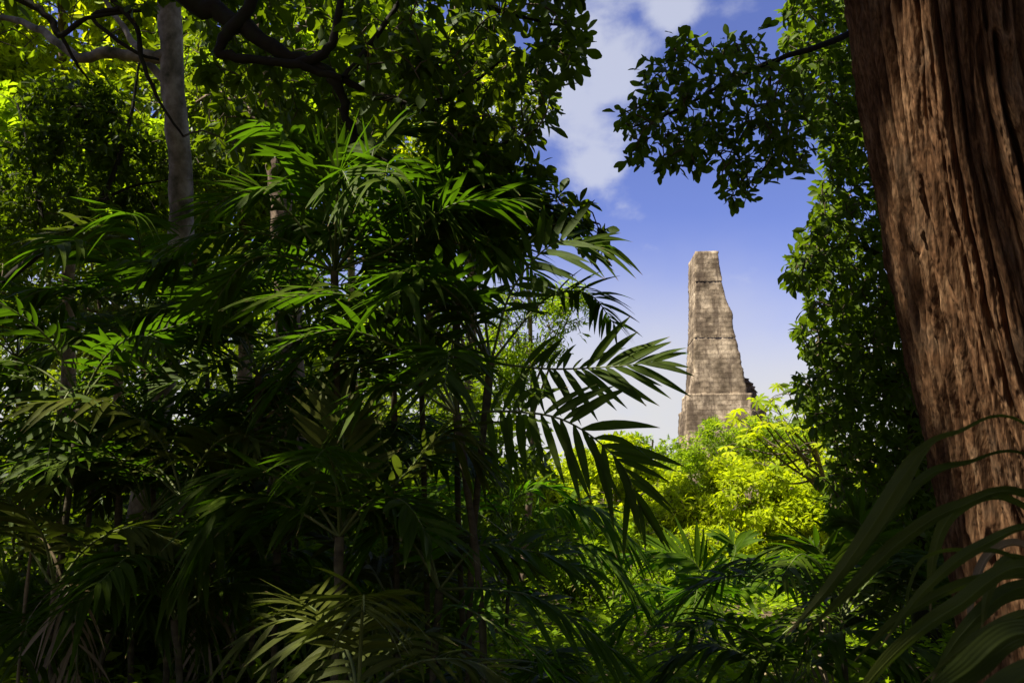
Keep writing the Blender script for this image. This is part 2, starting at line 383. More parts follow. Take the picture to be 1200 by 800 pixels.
# ------------------------------------------------------------------ stone tower of the temple
def stone_mat():
    m, t = mat_new('old_limestone')
    o = N('ShaderNodeOutputMaterial', t); p = N('ShaderNodeBsdfPrincipled', t)
    tcc = N('ShaderNodeTexCoord', t)
    def noise(sc, det, s=(1, 1, 1), loc=(0, 0, 0), dist=0):
        mpp = N('ShaderNodeMapping', t); mpp.inputs['Scale'].default_value = s; mpp.inputs['Location'].default_value = loc
        t.links.new(tcc.outputs['Object'], mpp.inputs[0])
        n = N('ShaderNodeTexNoise', t); n.inputs['Scale'].default_value = sc; n.inputs['Detail'].default_value = det; n.inputs['Roughness'].default_value = 0.65; n.inputs['Distortion'].default_value = dist
        t.links.new(mpp.outputs[0], n.inputs['Vector']); return n.outputs['Fac']
    cr = N('ShaderNodeValToRGB', t); e = cr.color_ramp.elements
    e.new(0.5); 
    for q, (s, c) in zip(e, ((0.38, (0.095, 0.072, 0.046)), (0.5, (0.25, 0.195, 0.128)), (0.61, (0.46, 0.37, 0.25)))): q.position = s; q.color = (*c, 1)
    t.links.new(noise(0.55, 10), cr.inputs[0])
    # dark runs of algae and weathering, streaked downwards
    st = N('ShaderNodeMapRange', t, interpolation_type='SMOOTHSTEP'); st.inputs[1].default_value = 0.47; st.inputs[2].default_value = 0.62; st.inputs[3].default_value = 0; st.inputs[4].default_value = 0.8
    t.links.new(noise(1.1, 9, (1, 1, 0.30), (3, 1, 7), 0.4), st.inputs[0])
    mx = N('ShaderNodeMix', t, data_type='RGBA'); t.links.new(st.outputs[0], mx.inputs[0]); t.links.new(cr.outputs[0], mx.inputs[6]); mx.inputs[7].default_value = (0.085, 0.062, 0.042, 1)
    sp = N('ShaderNodeMapRange', t, interpolation_type='SMOOTHSTEP'); sp.inputs[1].default_value = 0.55; sp.inputs[2].default_value = 0.64; sp.inputs[3].default_value = 0; sp.inputs[4].default_value = 0.7
    t.links.new(noise(4.5, 6), sp.inputs[0])
    mx2 = N('ShaderNodeMix', t, data_type='RGBA'); t.links.new(sp.outputs[0], mx2.inputs[0]); t.links.new(mx.outputs[2], mx2.inputs[6]); mx2.inputs[7].default_value = (0.12, 0.09, 0.06, 1)
    brc = N('ShaderNodeTexBrick', t); mpc = N('ShaderNodeMapping', t); mpc.inputs['Rotation'].default_value = (rad(90), 0, 0)
    t.links.new(tcc.outputs['Object'], mpc.inputs[0])
    wob_ = N('ShaderNodeVectorMath', t, operation='MULTIPLY_ADD'); nw = N('ShaderNodeTexNoise', t); nw.inputs['Scale'].default_value = 1.2; t.links.new(mpc.outputs[0], nw.inputs['Vector'])
    t.links.new(nw.outputs['Color'], wob_.inputs[0]); wob_.inputs[1].default_value = (.35, .22, .3); t.links.new(mpc.outputs[0], wob_.inputs[2]); t.links.new(wob_.outputs[0], brc.inputs[0])
    brc.inputs['Scale'].default_value = 1.0; brc.inputs['Brick Width'].default_value = 0.85; brc.inputs['Row Height'].default_value = 0.42; brc.inputs['Mortar Size'].default_value = 0.03; brc.inputs['Mortar Smooth'].default_value = .6
    brc.inputs['Color1'].default_value = (.68, .68, .68, 1); brc.inputs['Color2'].default_value = (1.2, 1.2, 1.2, 1); brc.inputs['Mortar'].default_value = (.5, .48, .45, 1)
    mx3 = N('ShaderNodeMix', t, data_type='RGBA', blend_type='MULTIPLY'); mx3.inputs[0].default_value = .8
    t.links.new(mx2.outputs[2], mx3.inputs[6]); t.links.new(brc.outputs['Color'], mx3.inputs[7])
    t.links.new(mx3.outputs[2], p.inputs['Base Color']); p.inputs['Roughness'].default_value = 0.95; p.inputs['Specular IOR Level'].default_value = 0.1
    # courses of rough stone
    br = N('ShaderNodeTexBrick', t); mpb = N('ShaderNodeMapping', t); mpb.inputs['Rotation'].default_value = (rad(90), 0, 0)
    t.links.new(tcc.outputs['Object'], mpb.inputs[0]); t.links.new(mpb.outputs[0], br.inputs[0])
    br.inputs['Scale'].default_value = 1.0; br.inputs['Brick Width'].default_value = 0.95; br.inputs['Row Height'].default_value = 0.42; br.inputs['Mortar Size'].default_value = 0.035
    b1 = N('ShaderNodeBump', t); b1.inputs['Strength'].default_value = 0.8; b1.inputs['Distance'].default_value = 0.06
    t.links.new(br.outputs['Fac'], b1.inputs['Height']); b1.invert = True
    b2 = N('ShaderNodeBump', t); b2.inputs['Strength'].default_value = 0.6; b2.inputs['Distance'].default_value = 0.06
    t.links.new(noise(2.6, 9), b2.inputs['Height']); t.links.new(b1.outputs[0], b2.inputs['Normal']); t.links.new(b2.outputs[0], p.inputs['Normal'])
    t.links.new(p.outputs[0], o.inputs[0]); return m
M_STONE = stone_mat()
DT = 70.0
TY = rad(-3.2)      # yaw of the building
t0 = P(840, 462, DT)
t_base = np.array([t0[0], t0[1], 0.0])
temple = thing('stone_temple', 'weathered ancient stone tower of a ruined temple rising above the bright trees', 'temple ruin', t_base)
temple.rotation_euler = (0, 0, TY)
def tpx(px, py, off=0.0):    # a place on the upright plane lying off metres behind the tower's front -> temple-local x, z
    d = P(px, py, 1.0) - CAM; nrm = np.array([math.sin(TY), -math.cos(TY), 0]); k = ((t_base - CAM) @ nrm - off) / (d @ nrm)
    v = CAM + d * k - t_base; return v[0] * math.cos(TY) + v[1] * math.sin(TY), v[2]
def stone_block(name, left, right, zb, zt, y0, y1, seed, jag=0.12, step=0.32, rough=0.014, parent=temple):
    """masonry block: left / right give x at height z; the edges broken course by course"""
    rng = np.random.default_rng(seed)
    nz_ = max(3, int((zt - zb) / step)); zs = np.linspace(zb, zt, nz_ * 2 + 1)
    nxn, nyn = 22, 8
    rings = []
    for q, z in enumerate(zs):
        if q % 2 == 0 or True:
            pass
        if q % 3 == 0: jr = rng.normal(0, jag * .22)
        jl = rng.normal(0, jag * 0.2)
        xl, xr = left(z) + jl, right(z) + jr
        pts = []
        for k in range(nxn): pts.append((xl + (xr - xl) * k / nxn, y0, z))
        for k in range(nyn): pts.append((xr, y0 + (y1 - y0) * k / nyn, z))
        for k in range(nxn): pts.append((xr + (xl - xr) * k / nxn, y1, z))
        for k in range(nyn): pts.append((xl, y1 + (y0 - y1) * k / nyn, z))
        pts = np.array(pts); pts += rng.normal(0, rough, pts.shape) * np.array([1, 1, 0.5]); rings.append(pts)
    k = len(rings[0]); V = np.vstack(rings)
    a, b_ = np.meshgrid(np.arange(len(zs) - 1), np.arange(k), indexing='ij'); b2 = (b_ + 1) % k
    Fq = np.stack([a * k + b_, a * k + b2, (a + 1) * k + b2, (a + 1) * k + b_], -1).reshape(-1, 4)
    # closed, slightly humped top of rubble
    top = (len(zs) - 1) * k; nfront = nxn
    extra = []; F2 = []
    rows = [[top + q for q in range(nxn + 1)]]
    for yy in range(1, nyn):
        row = [top + (k - yy)]
        for q in range(1, nxn):
            xl, xr = V[top][0], V[top + nxn][0]
            extra.append((xl + (xr - xl) * q / nxn, y0 + (y1 - y0) * yy / nyn, zt + rng.uniform(0, 0.10))); row.append(len(V) + len(extra) - 1)
        row.append(top + nxn + yy); rows.append(row)
    rows.append([top + (2 * nxn + nyn - q) for q in range(nxn + 1)])
    for r0, r1 in zip(rows[:-1], rows[1:]):
        for q in range(nxn): F2.append((r0[q], r0[q + 1], r1[q + 1], r1[q]))
    V = np.vstack([V, np.array(extra)]); Fq = np.vstack([Fq, np.array(F2)])
    return mesh_obj(name, V, Fq, M_STONE, parent, smooth=False)
def edge(pts, off=0.0):
    q = np.array([tpx(*p, off) for p in pts]); o = np.argsort(q[:, 1]); return lambda z: float(np.interp(z, q[o, 1], q[o, 0]))
zz = lambda py: tpx(840, py)[1]
Rj = edge([(841.5, 296), (842.5, 310), (846, 329), (850, 345), (853, 358), (858, 364), (859, 378), (861, 392), (866, 412), (871, 433), (876, 465)])
Lf = edge([(815.5, 294), (814.5, 390), (812, 462)])
Lb = edge([(812, 294), (811, 330), (810, 390), (809.5, 462)], 4.15)
stone_block('crown_block', lambda z: Lf(z) - 0.05, lambda z: Rj(z) + 0.03, zz(329), zz(294), 0.0, 3.9, 1, jag=0.05)
stone_block('upper_shaft', Lf, Rj, zz(392), zz(329) - .01, 0.06, 3.9, 2, jag=0.10)
stone_block('ledge', lambda z: Lf(z) - 0.05, lambda z: Rj(z) + 0.03, zz(395), zz(391.5), -0.04, 3.8, 3, jag=0.05, step=.2)
stone_block('lower_shaft', lambda z: Lf(z) - 0.03, Rj, zz(462), zz(395) - .01, 0.0, 4.1, 4, jag=0.12)
stone_block('rear_buttress', Lb, lambda z: Rj(z) - 0.9, zz(462), zz(300), 4.15, 5.0, 5, jag=0.14)
Rr = edge([(872, 432), (877, 440), (882, 449), (886, 465)], 4.3)
stone_block('rear_masonry', lambda z: Lf(z) + 2.0, Rr, zz(466), zz(434), 4.3, 7.0, 6, jag=0.2, rough=0.12)
stone_block('plinth', edge([(804, 462), (803, 540)]), edge([(879, 462), (884, 540)]), zz(540), zz(462) - 0.01, -0.7, 2.5, 7, jag=0.06)
stone_block('side_wing', edge([(808, 472), (808, 540)], 2.6), edge([(896, 468), (905, 540)], 2.6), zz(540), zz(470), 2.6, 9.5, 8, jag=0.12)
px0, pz0 = tpx(806, 524); px1, pz1 = tpx(814, 506)
stone_block('pale_panel', lambda z: px0, lambda z: px1, zz(530), zz(506), -0.80, -0.68, 9, jag=0.02, rough=0.01)
for q, (w, zt_, zb_) in enumerate(((9, zz(540) - .02, zz(540) - 1.6), (11, zz(540) - 1.63, zz(540) - 3.2), (13, zz(540) - 3.23, 0.0))):
    if zt_ > zb_ + 0.3:
        stone_block('terrace', lambda z, w=w: -w + 2, lambda z, w=w: w + 3, max(zb_, -0.2), zt_, -2.5 - 1.6 * q, 14 + q, 20 + q, jag=0.1, step=0.5)

# ------------------------------------------------------------------ great trunk on the right, deep furrowed bark
def vnoise(u, v, pu, seed):
    """gradient noise, periodic in u with period pu"""
    rng = np.random.default_rng(seed); nv = int(np.ceil(v.max() - v.min())) + 4; v = v - np.floor(v.min())
    ang = rng.uniform(0, 2 * np.pi, (pu, nv)); gx_, gy_ = np.cos(ang), np.sin(ang)
    iu = np.floor(u).astype(int); iv = np.floor(v).astype(int); fu = u - iu; fv = v - iv
    s = lambda t: t * t * t * (t * (t * 6 - 15) + 10)
    def g(a, b_): return gx_[(iu + a) % pu, iv + b_] * (fu - a) + gy_[(iu + a) % pu, iv + b_] * (fv - b_)
    x0 = g(0, 0) + s(fu) * (g(1, 0) - g(0, 0)); x1 = g(0, 1) + s(fu) * (g(1, 1) - g(0, 1))
    return (x0 + s(fv) * (x1 - x0)) * 1.5
BT = 4.6
bt_pts = np.array([P(1300, 1130, BT), P(1268, 760, BT), P(1234, 560, BT), P(1178, 300, BT), P(1128, 0, BT), P(1085, -260, BT + .2)])
bt_pts[0, 2] = -0.25
up_pts = np.vstack([bt_pts, bt_pts[-1] + [[-0.3, 0.05, 1.4], [-0.55, 0.0, 2.9], [-0.7, -0.1, 4.6]]])
bt_base = np.array([bt_pts[0][0], bt_pts[0][1], 0.0])
big = thing('big_tree', 'huge reddish brown tree trunk with deeply furrowed bark filling the right edge', 'tree', bt_base)
NU, NV = 900, 1500
axis = catmull(up_pts, NV)
hz = axis[:, 2]
R0 = np.interp(hz, [-0.3, 0.3, 1.0, 2.5, 6, 10, 12], [0.80, 0.66, 0.61, 0.60, 0.60, 0.55, 0.5])
th = np.linspace(0, 2 * np.pi, NU, endpoint=False)
arc = np.concatenate([[0], np.cumsum(np.linalg.norm(np.diff(axis, axis=0), axis=1))])
U, Vv = np.meshgrid(th / (2 * np.pi), arc)
# wandering ropy ridges that fork and join; furrows between them, loose fibrous strips on top
def saw(ph, p): return np.clip(np.abs(np.sin(np.pi * ph)) * 1.12, 0, 1) ** p
wob = 0.9 * vnoise(U * 7, Vv * 0.38, 7, 13) + 0.6 * vnoise(U * 16, Vv * 0.8, 16, 14) + 0.22 * vnoise(U * 40, Vv * 2.4, 40, 24)
ph = 46 * U + wob
mk = np.clip(vnoise(U * 20, Vv * 0.55, 20, 25) * 14 + 0.5, 0, 1); mk = mk * mk * (3 - 2 * mk)
plate = saw(ph, .85) * (1 - mk) + saw(ph + 0.5, .85) * mk
ph2 = 96 * U + 2.0 * wob + 0.8 * vnoise(U * 34, Vv * 1.0, 34, 26) + 0.25 * vnoise(U * 90, Vv * 4, 90, 27)
mk2 = np.clip(vnoise(U * 50, Vv * 1.2, 50, 31) * 10 + 0.5, 0, 1)
strand = saw(ph2, .7) * (1 - mk2) + saw(ph2 + .5, .7) * mk2
amp = 0.85 + 0.4 * vnoise(U * 18, Vv * 0.9, 18, 28)
f3 = vnoise(U * 200 + 3 * wob, Vv * 3.2, 200, 15); f4 = vnoise(U * 330 + 4 * wob, Vv * 6.0, 330, 16); f5 = vnoise(U * 370, Vv * 20.0, 370, 41)
hgt = 0.092 * amp * (plate - 1) + 0.022 * (strand - 1) * (0.3 + 0.7 * plate) + 0.010 * f3 + 0.006 * f4 + 0.003 * f5 + 0.02 * vnoise(U * 7, Vv * 0.4, 7, 18)
# loose scales: short strips standing proud, cut off sharply at their lower ends
for q, (nu, nv_, th_, hh) in enumerate(((58, 0.9, .10, .012), (92, 1.5, .14, .008), (150, 2.6, .16, .005))):
    hgt += hh * np.clip((vnoise(U * nu + wob, Vv * nv_, nu, 50 + q) - th_) * 14, 0, 1) * (0.4 + 0.6 * plate)
Rr_ = R0[:, None] + hgt
T_ = norm(np.gradient(axis, axis=0)); A_ = norm(np.cross(T_, np.array([0, 1.0, 0]))); B_ = np.cross(T_, A_)
Vt = axis[:, None, :] + Rr_[..., None] * (np.cos(th)[None, :, None] * A_[:, None, :] + np.sin(th)[None, :, None] * B_[:, None, :])
i, j = np.meshgrid(np.arange(NV - 1), np.arange(NU), indexing='ij'); j2 = (j + 1) % NU
Ft = np.stack([i * NU + j, i * NU + j2, (i + 1) * NU + j2, (i + 1) * NU + j], -1).reshape(-1, 4)
mesh_obj('trunk', Vt.reshape(-1, 3), Ft, M_BARK, big, origin=bt_base)
GAP_PX = [(375, 190, 5.2, .55), (450, 170, 5.2, .35), (1005, 40, 4.2, .3), (1020, 140, 4.2, .3), (1040, 240, 4.2, .3), (1056, 340, 4.2, .26), (800, 110, 6.5, .25), (880, 120, 6.6, .25), (440, 345, 5.2, .55), (490, 330, 5.2, .35), (75, 510, 5.3, .50), (225, 440, 5.9, .36), (150, 335, 6.9, .40), (430, 510, 4.65, .26), (370, 740, 3.9, .22), (250, 240, 7.6, .35),
          (520, 500, 4.8, .15), (290, 720, 7.0, .35), (700, 610, 9.0, .70), (600, 665, 5.2, .36), (655, 735, 4.9, .36), (940, 690, 5.8, .45), (880, 730, 5.6, .35), (480, 230, 6.4, .25),
          (1040, 90, 4.1, .42), (1070, 230, 4.1, .42), (1090, 370, 4.1, .36), (1130, 170, 4.05, .30), (1020, 10, 4.15, .36),
          (620, 100, 6.3, .35), (500, 60, 6.5, .45), (560, 30, 6.4, .35), (330, 110, 7.4, .5), (420, 130, 7.2, .4), (250, 90, 7.4, .5), (560, 200, 6.4, .35), (200, 60, 7.5, .5), (960, 70, 9.0, .9), (960, 420, 8.5, .5), (1010, 300, 8.3, .4)]
GAPS = [(P(a, b_, c), r) for a, b_, c, r in GAP_PX]
GAPS += [(P(728, 690, 14), 1.3), (P(850, 695, 15), 1.6), (P(620, 610, 17), 1.0), (P(830, 660, 17), 1.8), (P(690, 640, 19), 1.2), (P(740, 720, 9.0), 0.9), (P(920, 690, 9.0), 0.9), (P(820, 680, 9.5), 1.1), (P(700, 660, 9), 1.2), (P(850, 670, 9), 1.2), (P(960, 650, 9), .9)]
rng = np.random.default_rng(77)
fork = up_pts[-1]
limb_ends = [(-7.5, 1.0, 12.5), (-5.0, 5.6, 13.0), (-4.5, -4.0, 12.8), (-6.0, -7.0, 12.2), (1.5, -4.5, 13), (4.5, 3.0, 14), (-1.0, 2.5, 13.5), (-9.5, 4.5, 12.5), (-2.6, 0.3, 11.8), (-3.6, 2.6, 12.2), (-1.6, -2.2, 12.0), (0.4, 0.6, 12.4), (-7.0, 3.2, 11.6), (-8.6, 6.0, 11.8)]
nodes = []
for e in limb_ends:
    e = np.array(e, float); mid = fork * 0.5 + e * 0.5 + np.array([0, 0, 0.6])
    pts = catmull([fork - [0, 0, .3], mid, e], 16); pts[1:-1] += rng.normal(0, 0.08, (14, 3))
    V, F = tube(pts, np.linspace(0.24, 0.05, 16), 10, rng, 0.05); mesh_obj('limb', V, F, M_BARK_BROWN, big, origin=bt_base); nodes.append(pts[3:])
nodes = np.vstack(nodes)
C = []
for q, e in enumerate(limb_ends):
    c, a, _ = lobes(rng, np.array(e) + [0, 0, .3], (3.6, 3.4, 1.5), 18, 0.40, 800 if q < 8 else 1300); C.append(c)
C = np.vstack(C); C = C[(~in_view(C, 0.10)) & gap_keep(C) & (C[:, 2] > 9.8)]
buf = Buf(); ax = twigs(buf, rng, nodes, C, 0.008, 1)
whorls(buf, rng, C, ax + [0, 0, .5], (5, 7), L=0.30, ratio=0.46, tpl=TPL_LOW, jitter=0.08)
buf.build('crown', [L_NEAR, M_TWIG], big, bt_base)

# ------------------------------------------------------------------ trees near the camera
def tree(name, label, cat, trunk, r0, r1, limbs, clusters, mat_leaf, mat_bark, seed, L=0.15, ratio=0.42, per=(5, 8), tpl=TPL_MID, droop=0.25, twig_r=0.006,
         group=None, rough=0.06, seg=12, jitter=0.03, gaps=False, upbias=0.8, maxd=3.0, base=None, tn=40):
    rng = np.random.default_rng(seed)
    trunk = np.asarray(trunk, float)
    b0 = np.array([trunk[0][0], trunk[0][1], float(ground_h(trunk[0][0], trunk[0][1]))]) if base is None else np.asarray(base, float)
    root = thing(name, label, cat, b0, group)
    nodes = []
    tp = catmull(trunk, tn); w = np.zeros_like(tp); w[2:-1] = rng.normal(0, r0 * 0.02, (tn - 3, 3)); tp = tp + w
    V, F = tube(tp, np.linspace(r0, r1, tn) * (1 + 0.35 * np.exp(-np.linspace(0, 1, tn) * 22)), seg, rng, rough); mesh_obj('trunk', V, F, mat_bark, root, origin=b0)
    nodes.append(tp[tn // 3:])
    for pts, a, b_ in limbs:
        n = max(6, 4 * len(pts)); q = catmull(pts, n); q[1:-1] += rng.normal(0, a * 0.12, (n - 2, 3))
        V, F = tube(q, np.linspace(a, b_, n), 9, rng, rough); mesh_obj('limb', V, F, mat_bark, root, origin=b0); nodes.append(q)
    nodes = np.vstack(nodes)
    if clusters is not None and len(clusters):
        C = np.asarray(clusters)
        if gaps: C = C[gap_keep(C)]
        buf = Buf(); ax = twigs(buf, rng, nodes, C, twig_r, 1, maxd=maxd)
        whorls(buf, rng, C, ax, per, L, ratio, droop, tpl, jitter=jitter, upbias=upbias)
        buf.build('crown', [mat_leaf, M_TWIG], root, b0)
    return root
PP = lambda *q: [P(*a) for a in q]
def gpt(px, d, py=820):
    p = P(px, py, d); return np.array([p[0], p[1], float(ground_h(p[0], p[1])) - 0.05])

# overhanging tree at the upper left: trunk stands left of the picture
rng = np.random.default_rng(5)
ca = outline_points(rng, [(400, -40), (690, -40), (668, 10), (690, 40), (695, 52), (650, 85), (655, 130), (628, 165), (632, 200), (560, 190), (490, 160), (430, 110)], 330, 5.4, 7.2)
cb = outline_points(rng, [(540, 170), (640, 195), (630, 215), (690, 240), (715, 262), (712, 292), (650, 285), (570, 300), (500, 270), (470, 220)], 110, 5.8, 7.0)
cc = outline_points(rng, [(190, -50), (420, -50), (470, 160), (420, 210), (300, 200), (248, 190), (236, 60)], 360, 6.2, 8.4)
cdx = outline_points(rng, [(-40, -60), (220, -60), (210, 30), (140, 20), (60, 20), (-40, 15)], 16, 5.6, 6.8)
OD = 6.0
o_tr = [gpt(-330, OD + .6), P(-330, 500, OD + .6), P(-300, 150, OD + .4), P(-230, -150, OD + .2), P(-150, -420, OD)]
limbs = [
    (PP((-215, -170, 6.1), (-40, -140, 6.1), (120, -70, 6.0), (215, -8, 6.0), (262, 18, 6.0), (305, 45, 6.0), (350, 72, 6.0), (388, 88, 6.0), (404, 128, 6.05), (416, 168, 6.1)), 0.105, 0.026),
    (PP((310, -40, 6.0), (288, 15, 5.95), (266, 40, 5.95), (258, 62, 5.95), (285, 68, 5.95), (345, 76, 5.95), (400, 92, 5.97)), 0.055, 0.026),
    (PP((350, 76, 5.96), (385, 58, 5.95), (396, 20, 5.95), (404, -40, 6)), 0.045, 0.02),
    (PP((404, 92, 6.0), (432, 55, 6.05), (462, 10, 6.1), (480, -40, 6.2)), 0.030, 0.014),
    (PP((402, 92, 6.0), (440, 112, 6.1), (492, 122, 6.2), (545, 104, 6.3), (600, 60, 6.4)), 0.028, 0.010),
    (PP((416, 160, 6.1), (450, 190, 6.2), (540, 215, 6.3), (640, 240, 6.4), (700, 262, 6.5)), 0.030, 0.008),
    (PP((490, 122, 6.2), (520, 150, 6.2), (580, 170, 6.3), (628, 150, 6.4)), 0.02, 0.007),
    (PP((440, -60, 6.3), (520, -10, 6.4), (590, 14, 6.4), (660, 30, 6.4)), 0.035, 0.008),
    (PP((80, -100, 5.9), (130, -5, 5.9), (160, 32, 5.9), (168, 75, 5.9), (190, 125, 5.9), (215, 160, 5.95)), 0.028, 0.008),
    (PP((-60, -30, 5.9), (25, 0, 5.9), (58, 22, 5.9), (72, 42, 5.9), (105, 20, 5.9), (182, 10, 5.95)), 0.035, 0.012),
    (PP((72, 42, 5.9), (90, 75, 5.95), (105, 95, 6)), 0.016, 0.006),
    (PP((140, 10, 5.9), (108, 22, 5.92), (160, 62, 5.9), (186, 70, 6)), 0.02, 0.010),
]
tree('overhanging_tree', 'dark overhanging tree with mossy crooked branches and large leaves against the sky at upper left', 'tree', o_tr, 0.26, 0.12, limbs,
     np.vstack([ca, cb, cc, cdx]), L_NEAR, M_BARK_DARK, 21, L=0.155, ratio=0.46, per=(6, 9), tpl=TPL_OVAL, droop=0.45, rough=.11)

# leafy branch reaching left into the sky
rng = np.random.default_rng(6)
ca = outline_points(rng, [(782, 48), (800, 38), (830, 62), (872, 38), (890, 32), (905, 62), (945, 110), (952, 150), (948, 190), (925, 195), (895, 215), (880, 232), (855, 238), (842, 205), (790, 200), (770, 192), (735, 182), (720, 165), (722, 145), (728, 128), (745, 125), (752, 85), (770, 72)], 270, 6.0, 7.3)
r_tr = [gpt(1175, 7.3), P(1150, 520, 7.3), P(1120, 260, 7.2), P(1075, 80, 7.1), P(1040, -120, 7.0)]
limbs = [(PP((1052, -20, 7.05), (1010, 30, 6.9), (960, 54, 6.7), (905, 72, 6.6), (858, 92, 6.6), (800, 125, 6.6), (740, 150, 6.5)), 0.035, 0.007),
         (PP((905, 72, 6.6), (900, 120, 6.6), (905, 180, 6.6), (870, 225, 6.6)), 0.016, 0.006),
         (PP((858, 92, 6.6), (820, 80, 6.6), (785, 55, 6.6)), 0.012, 0.005)]
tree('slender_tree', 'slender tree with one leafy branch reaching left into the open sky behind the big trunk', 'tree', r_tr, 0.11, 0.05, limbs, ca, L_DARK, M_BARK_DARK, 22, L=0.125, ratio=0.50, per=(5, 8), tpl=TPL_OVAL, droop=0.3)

# dense tree just behind the great trunk
rng = np.random.default_rng(7)
ca = outline_points(rng, [(925, -40), (1040, -40), (1055, 130), (1085, 300), (1120, 560), (1110, 640), (985, 640), (960, 560), (990, 535), (955, 500), (925, 470), (945, 420), (930, 385), (955, 350), (925, 330), (930, 290), (955, 250), (968, 180), (935, 115), (918, 60)], 2300, 7.6, 10.4)
d_tr = [gpt(1090, 8.8), P(1080, 560, 8.8), P(1060, 300, 8.8), P(1030, 60, 8.9), P(1010, -120, 9)]
limbs = [(PP((1075, 480, 8.8), (1020, 420, 8.6), (960, 400, 8.5)), 0.04, 0.01), (PP((1062, 320, 8.8), (1010, 290, 8.6), (950, 300, 8.4)), 0.04, 0.01),
         (PP((1078, 540, 8.8), (1030, 540, 8.7), (980, 545, 8.6)), 0.035, 0.01), (PP((1045, 180, 8.9), (990, 130, 9), (940, 90, 9)), 0.04, 0.01)]
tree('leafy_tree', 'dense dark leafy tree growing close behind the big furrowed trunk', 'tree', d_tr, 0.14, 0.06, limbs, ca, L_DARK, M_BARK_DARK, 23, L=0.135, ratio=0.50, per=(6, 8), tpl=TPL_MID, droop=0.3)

# ------------------------------------------------------------------ forest trees on the left
def ell(rng, px, py, d, rxp, ryp, rd, n, m=16, lr=0.35):
    """lobed crown: centre and half-sizes in photo pixels at its distance, rd half-depth in metres"""
    c, a, _ = lobes(rng, P(px, py, d), (rxp / FP * d, rd, ryp / FP * d), m, lr, n); return c
rng = np.random.default_rng(8)
tr = [gpt(148, 9.0), P(150, 720, 9.0), P(172, 560, 9.0), P(200, 400, 9.0), P(213, 240, 9.0), P(204, 110, 9.0), P(196, -40, 9.1), P(190, -220, 9.2)]
limbs = [(PP((200, 68, 9.0), (160, 66, 9.0), (125, 62, 9.0), (96, 68, 9.1), (70, 52, 9.2), (40, 32, 9.4), (0, 22, 9.6), (-60, 30, 9.8)), 0.075, 0.03),
         (PP((205, 110, 9.0), (150, 40, 9.4), (100, -40, 9.8)), 0.05, 0.02), (PP((196, -40, 9.1), (280, -120, 9.5), (330, -160, 10)), 0.06, 0.02)]
C = np.vstack([ell(rng, 60, -10, 10.8, 230, 130, 1.6, 130), ell(rng, 260, -130, 10, 180, 110, 1.5, 200)])
tree('pale_trunked_tree', 'tall tree with a smooth pale grey trunk standing among the palms at left', 'tree', tr, 0.165, 0.11, limbs, C, L_BRIGHT, M_BARK_PALE, 31, L=0.17, per=(6, 8), tpl=TPL_LOW, twig_r=0.008)
tr = [gpt(345, 11.5), P(340, 420, 11.5), P(330, 240, 11.5), P(318, 150, 11.5), P(306, 60, 11.6), P(296, -100, 11.8)]
C = np.vstack([ell(rng, 330, 40, 12.5, 150, 130, 1.8, 620), ell(rng, 250, 160, 13, 120, 100, 1.2, 300)])
tree('brown_trunked_tree', 'tree with a rough brown trunk half hidden behind leaves, right of the pale trunk', 'tree', tr, 0.21, 0.12,
     [(PP((318, 150, 11.5), (260, 110, 12), (230, 120, 12.5)), 0.06, 0.02), (PP((306, 60, 11.6), (380, 20, 12), (420, 40, 12.5)), 0.06, 0.02)], C, L_MID, M_BARK_BROWN, 32, gaps=True, L=0.19, per=(6, 8), tpl=TPL_LOW, twig_r=0.008)
tr = [gpt(-120, 11.5), P(-60, 400, 11.5), P(0, 335, 11.5), P(55, 290, 11.5), P(115, 240, 11.6), P(150, 150, 11.8), P(165, 60, 12)]
C = np.vstack([ell(rng, 95, 200, 12.2, 150, 125, 1.3, 950, 20, .3), ell(rng, -20, 220, 12.5, 80, 130, 1.2, 300)])
tree('leaning_tree', 'dark bushy tree with a thin leaning trunk at the far left edge', 'tree', tr, 0.085, 0.015,
     [(PP((55, 290, 11.5), (40, 200, 11.8), (20, 120, 12)), 0.04, 0.015), (PP((115, 240, 11.6), (150, 220, 11.8), (200, 210, 12)), 0.03, 0.01)], C, L_NEAR, M_BARK_DARK, 33, L=0.17, per=(6, 8), tpl=TPL_LOW)
def back_tree(label, px, top, d, crowns, mat, seed, L, n, r=0.2, name='forest_tree', cat='tree', tpl=TPL_LOW, ratio=0.45, group=None, per=(6, 8), lr=.33, m=18):
    rng = np.random.default_rng(seed)
    C = np.vstack([ell(rng, a, b_, d, e, f, g, int(n * e * f / 20000) + 60, m, lr) for a, b_, e, f, g in crowns])
    g0 = gpt(px, d); tpz = P(px + 10, top, d)
    tr = [g0, g0 * 0.5 + tpz * 0.5 + np.array([0.15, 0, 0]), tpz]
    limbs = []
    for a, b_, e, f, g in crowns:
        for k in range(2):
            s = g0 + (tpz - g0) * rng.uniform(0.5, 0.8); q = P(a + rng.uniform(-.6, .6) * e, b_ + rng.uniform(-.5, .3) * f, d + rng.uniform(-.5, .5) * g)
            limbs.append(([s, s * .5 + q * .5 + np.array([0, 0, .1]), q], r * 0.35, r * 0.1))
    return tree(name, label, cat, tr, r, r * 0.4, limbs, C, mat, M_BARK_BROWN, seed + 1, L=L, ratio=ratio, per=per, tpl=tpl, twig_r=0.009, jitter=0.05, group=group, maxd=2.0)
back_tree('bright yellow green tree crown shining behind the dark branches in the top left corner', 60, -60, 19, [(60, 20, 180, 130, 2.5), (210, 0, 120, 130, 2.5), (-40, 120, 140, 130, 2), (120, 150, 120, 100, 2)], L_YELLOW, 101, 0.28, 1200)
